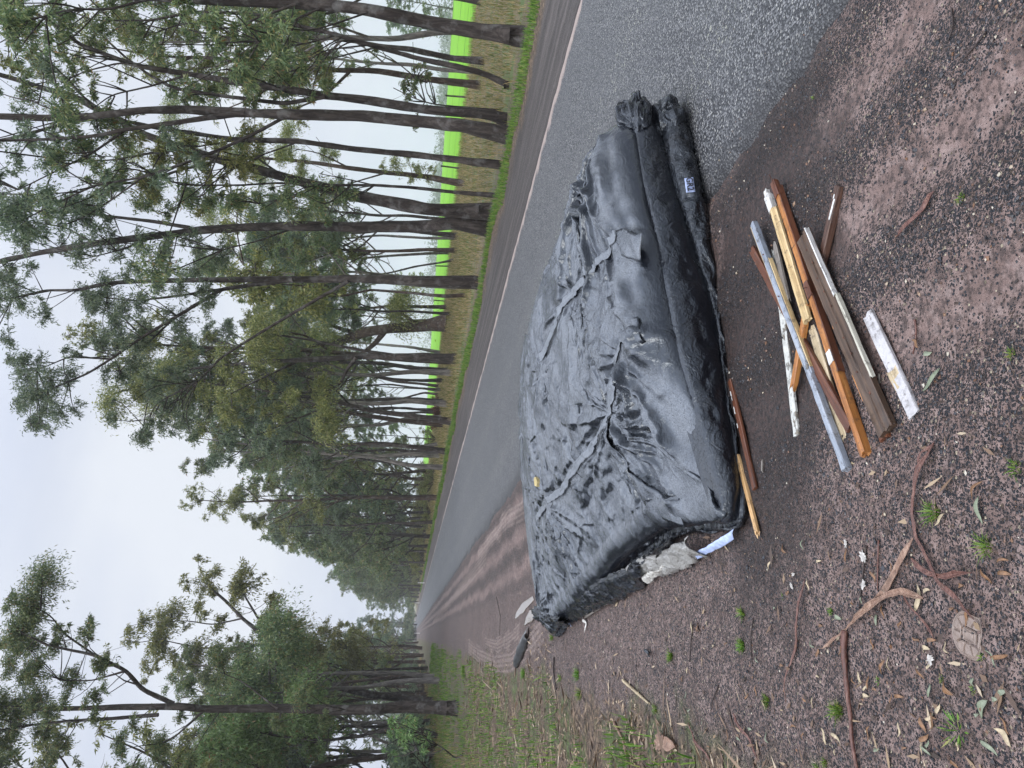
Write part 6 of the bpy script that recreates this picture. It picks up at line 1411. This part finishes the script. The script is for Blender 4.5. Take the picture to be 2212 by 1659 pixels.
for k in range(44):      # where the road closes in the distance
    place_gum(rt.uniform(-34, 44), rt.uniform(235, 360), FARV[k % 6], rt.uniform(.75, 1.15), "distant gum closing off the end of the road", "gums at the end of the road")

for k in range(26):      # thickening of the far row towards the field
    place_gum(rt.uniform(14, 27), 85 + 150 * (k / 26) + rt.normal() * 3, FARV[(k * 5) % 6], rt.uniform(.6, 1.0), "gum standing behind the dense far stretch across the road", "gums behind the far stretch across the road")

# scrub under the far trees
def scrub(name, spots, L, W, leaf, label, group, seed):
    r = np.random.default_rng(seed); vs = []
    for v in range(3):
        cm, tm = MB(), MB()
        for k in range(12):
            e = r.normal(size=3) * [.75, .75, .25] + [0, 0, .95]; tube(tm, [[0, 0, -.05], e * .5 + r.normal(size=3) * .1, e], [.03, .02, .008], 4); leaf_clump(cm, tm, e, .62, 190, L, W, r, droop=.2)
        vs.append((tm.mesh("stems", MAT['bark_brown']), cm.mesh("foliage", MAT[leaf], smooth=False)))
    for k, (l, s, h) in enumerate(spots):
        b = rp(l, s); b[2] = float(ground_z(l, s)); o = empty(name, tuple(b), label, "shrub", group)
        for nm, me in zip(("stems", "foliage"), vs[k % 3]): c = bpy.data.objects.new(nm, me); COL.objects.link(c); c.parent = o
        o.scale = (h * rt.uniform(.9, 1.6), h * rt.uniform(.9, 1.6), h); o.rotation_euler = (0, 0, rt.random() * 6.28)
scrub("scrub_bush", [(rt.uniform(11, 22), 70 + 190 * rt.random(), rt.uniform(.7, 1.7)) for k in range(40)], .16, .05, 'leaf_olive', "low scrub bush among the far trunks across the road", "scrub under the far row across the road", 5)
scrub("scrub_bush", [(-4.5 - rt.random() * 16, 30 + 160 * rt.random() ** 1.3, rt.uniform(.7, 2.0)) for k in range(60)], .16, .05, 'leaf_grey', "low scrub bush among the woodland trunks on the left", "scrub under the left woodland", 6)
scrub("scrub_bush", [(rt.uniform(-30, 40), 235 + 90 * rt.random(), rt.uniform(1.5, 3.2)) for k in range(40)], .22, .07, 'leaf', "tall scrub filling in below the trees at the end of the road", "scrub at the end of the road", 7)

# ------------------------------------------------------------------ fence, guide posts, far trees, haze
def fence():
    o = empty("field_fence", tuple(rp(27.0, 60, 0)), "post and wire fence between the dry verge and the green crop", "fence")
    r = np.random.default_rng(4); tops = []
    for k in range(32):
        s = 14 + k * 6.5; b = rp(27.0, s); b[2] = float(ground_z(27.0, s)); h = 1.15 + r.normal() * .06; ln = r.normal(size=2) * .06
        mb = MB(); tube(mb, [b - [0, 0, .1], b + [ln[0] * .5, ln[1] * .5, h * .5], b + [ln[0], ln[1], h]], [.055, .05, .045], 7, rough=.2); mb.build("fence_post", MAT['fence_wood'], o); tops.append(b + [ln[0], ln[1], h])
    for q in (.95, .65, .35):
        mb = MB(); tube(mb, [t - [0, 0, 1.15 * (1 - q)] for t in tops], [.005] * len(tops), 3); mb.build("fence_wire", MAT['wire'], o)
fence()
def guide_post(l, s, label):
    b = rp(l, s); b[2] = float(ground_z(l, s)); o = empty("guide_post", tuple(b), label, "guide post", "white guide posts along the road")
    mb = MB(); V = []
    for z, w in ((-.1, .06), (.9, .06), (1.0, .045)): V += [[b[0] - w, b[1] - .02, b[2] + z], [b[0] + w, b[1] - .02, b[2] + z], [b[0] + w, b[1] + .02, b[2] + z], [b[0] - w, b[1] + .02, b[2] + z]]
    F = [[0, 1, 5, 4], [1, 2, 6, 5], [2, 3, 7, 6], [3, 0, 4, 7], [4, 5, 9, 8], [5, 6, 10, 9], [6, 7, 11, 10], [7, 4, 8, 11], [8, 9, 10, 11]]; mb.add(V, F); mb.build("post", MAT['white_post'], o, smooth=False)
    mb = MB(); c = b + [0, -.024, .8]; mb.add([c + [-.03, 0, -.05], c + [.03, 0, -.05], c + [.03, 0, .05], c + [-.03, 0, .05], c + [-.03, .003, -.05], c + [.03, .003, -.05], c + [.03, .003, .05], c + [-.03, .003, .05]], [[0, 1, 2, 3], [0, 4, 5, 1], [1, 5, 6, 2], [2, 6, 7, 3], [3, 7, 4, 0]]); mb.build("reflector", MAT['w_redbrown'], o, smooth=False)
guide_post(7.6, 118, "nearest white guide post on the far side of the road")
guide_post(7.6, 190, "farther white guide post on the far side of the road")
guide_post(0.6, 150, "white guide post on the camera's side of the road")

# dead rusty bushes in the row
def rusty(X, Y, R, dep, label, seed, mat='leaf_rust'):
    r = np.random.default_rng(seed); b = gp(X, Y) if dep is None else at(X, Y, dep); b[2] = float(ground_z(lat(b), b @ np.r_[RD[0], RD[1], 0])); o = empty("dead_bush", tuple(b), label, "bush", "dead rusty bushes in the verge")
    tm, cm = MB(), MB()
    for k in range(7):
        e = b + r.normal(size=3) * [R * .6, R * .6, R * .2] + [0, 0, R * .9]; tube(tm, [b, (b + e) / 2 + r.normal(size=3) * .1, e], [.04, .025, .01], 5); leaf_clump(cm, tm, e - [0, 0, R * .3], R * .6, 190, .16, .05, r)
    tm.build("stems", MAT['bark_brown'], o); cm.build("foliage", MAT[mat], o, smooth=False)
rusty(938, 1020, 1.1, None, "low rusty brown dead bush before the dense row of trees", 1)
rusty(952, 890, .9, 60, "small rusty dead bush at the foot of the saplings", 2)

# lone trees in and beyond the field, then the misty tree line
for k, (X, Y, dep, h, lab) in enumerate([(985, 75, 118, .62, "lone dark paddock tree at the top edge beyond the crop"), (948, 610, 130, .52, "round dark paddock tree seen between the roadside stems"), (978, 20, 112, .66, "paddock tree at the very top of the photo")]):
    p = at(X, Y, dep); b = [p[0], p[1], float(ground_z(lat(p), p[0] * RD[0] + p[1] * RD[1]))]; o = empty("paddock_tree", tuple(b), lab, "tree", "paddock trees beyond the crop")
    for nm, me in zip(("trunk", "crown"), FARV[k + 1]): c = bpy.data.objects.new(nm, me); COL.objects.link(c); c.parent = o
    o.scale = (h * 1.35, h * 1.35, h * .95); o.rotation_euler = (0, 0, k * 1.3)
def misty_wood():
    r = np.random.default_rng(8); mb = MB()
    for k in range(420):
        l = r.uniform(235, 520); s = r.uniform(-60, 780); z = float(ground_z(l, s)); c = rp(l, s, z + r.uniform(4, 14)); n = 85; R = r.uniform(3.0, 5.5)
        C = c + r.normal(size=(n, 3)) * R * [.55, .55, .5]; leaf_quads(mb, C, r.normal(size=(n, 3)), 1.6 * (.6 + r.random(n)), .9, r)
        mb.add([c + [0, 0, -14], c + [.5, 0, -14], c + [.2, 0, 0]], None, [[0, 1, 2]])
    tag(mb.build("misty_wood", MAT['leaf_far'], smooth=False), "misty tree line far beyond the crop", "wood", kind='stuff')
misty_wood()

def haze():
    x0, x1, y0, y1, z0, z1 = -260, 640, -80, 960, -16, 32
    V = [[x, y, z] for x in (x0, x1) for y in (y0, y1) for z in (z0, z1)]; mb = MB(); mb.add(V, [[0, 1, 3, 2], [4, 6, 7, 5], [0, 4, 5, 1], [2, 3, 7, 6], [0, 2, 6, 4], [1, 5, 7, 3]])
    k = NT("thin_mist"); v = k.n("VolumePrincipled"); v.inputs['Color'].default_value = (0.93, 0.95, 1.0, 1); v.inputs['Density'].default_value = HAZE; v.inputs['Anisotropy'].default_value = 0.2
    k.t.links.new(v.outputs[0], k.out.inputs['Volume']); o = mb.build("haze", k.m, smooth=False); tag(o, "thin pale mist in the air", None, kind='stuff')
HAZE = 0.0007
haze()
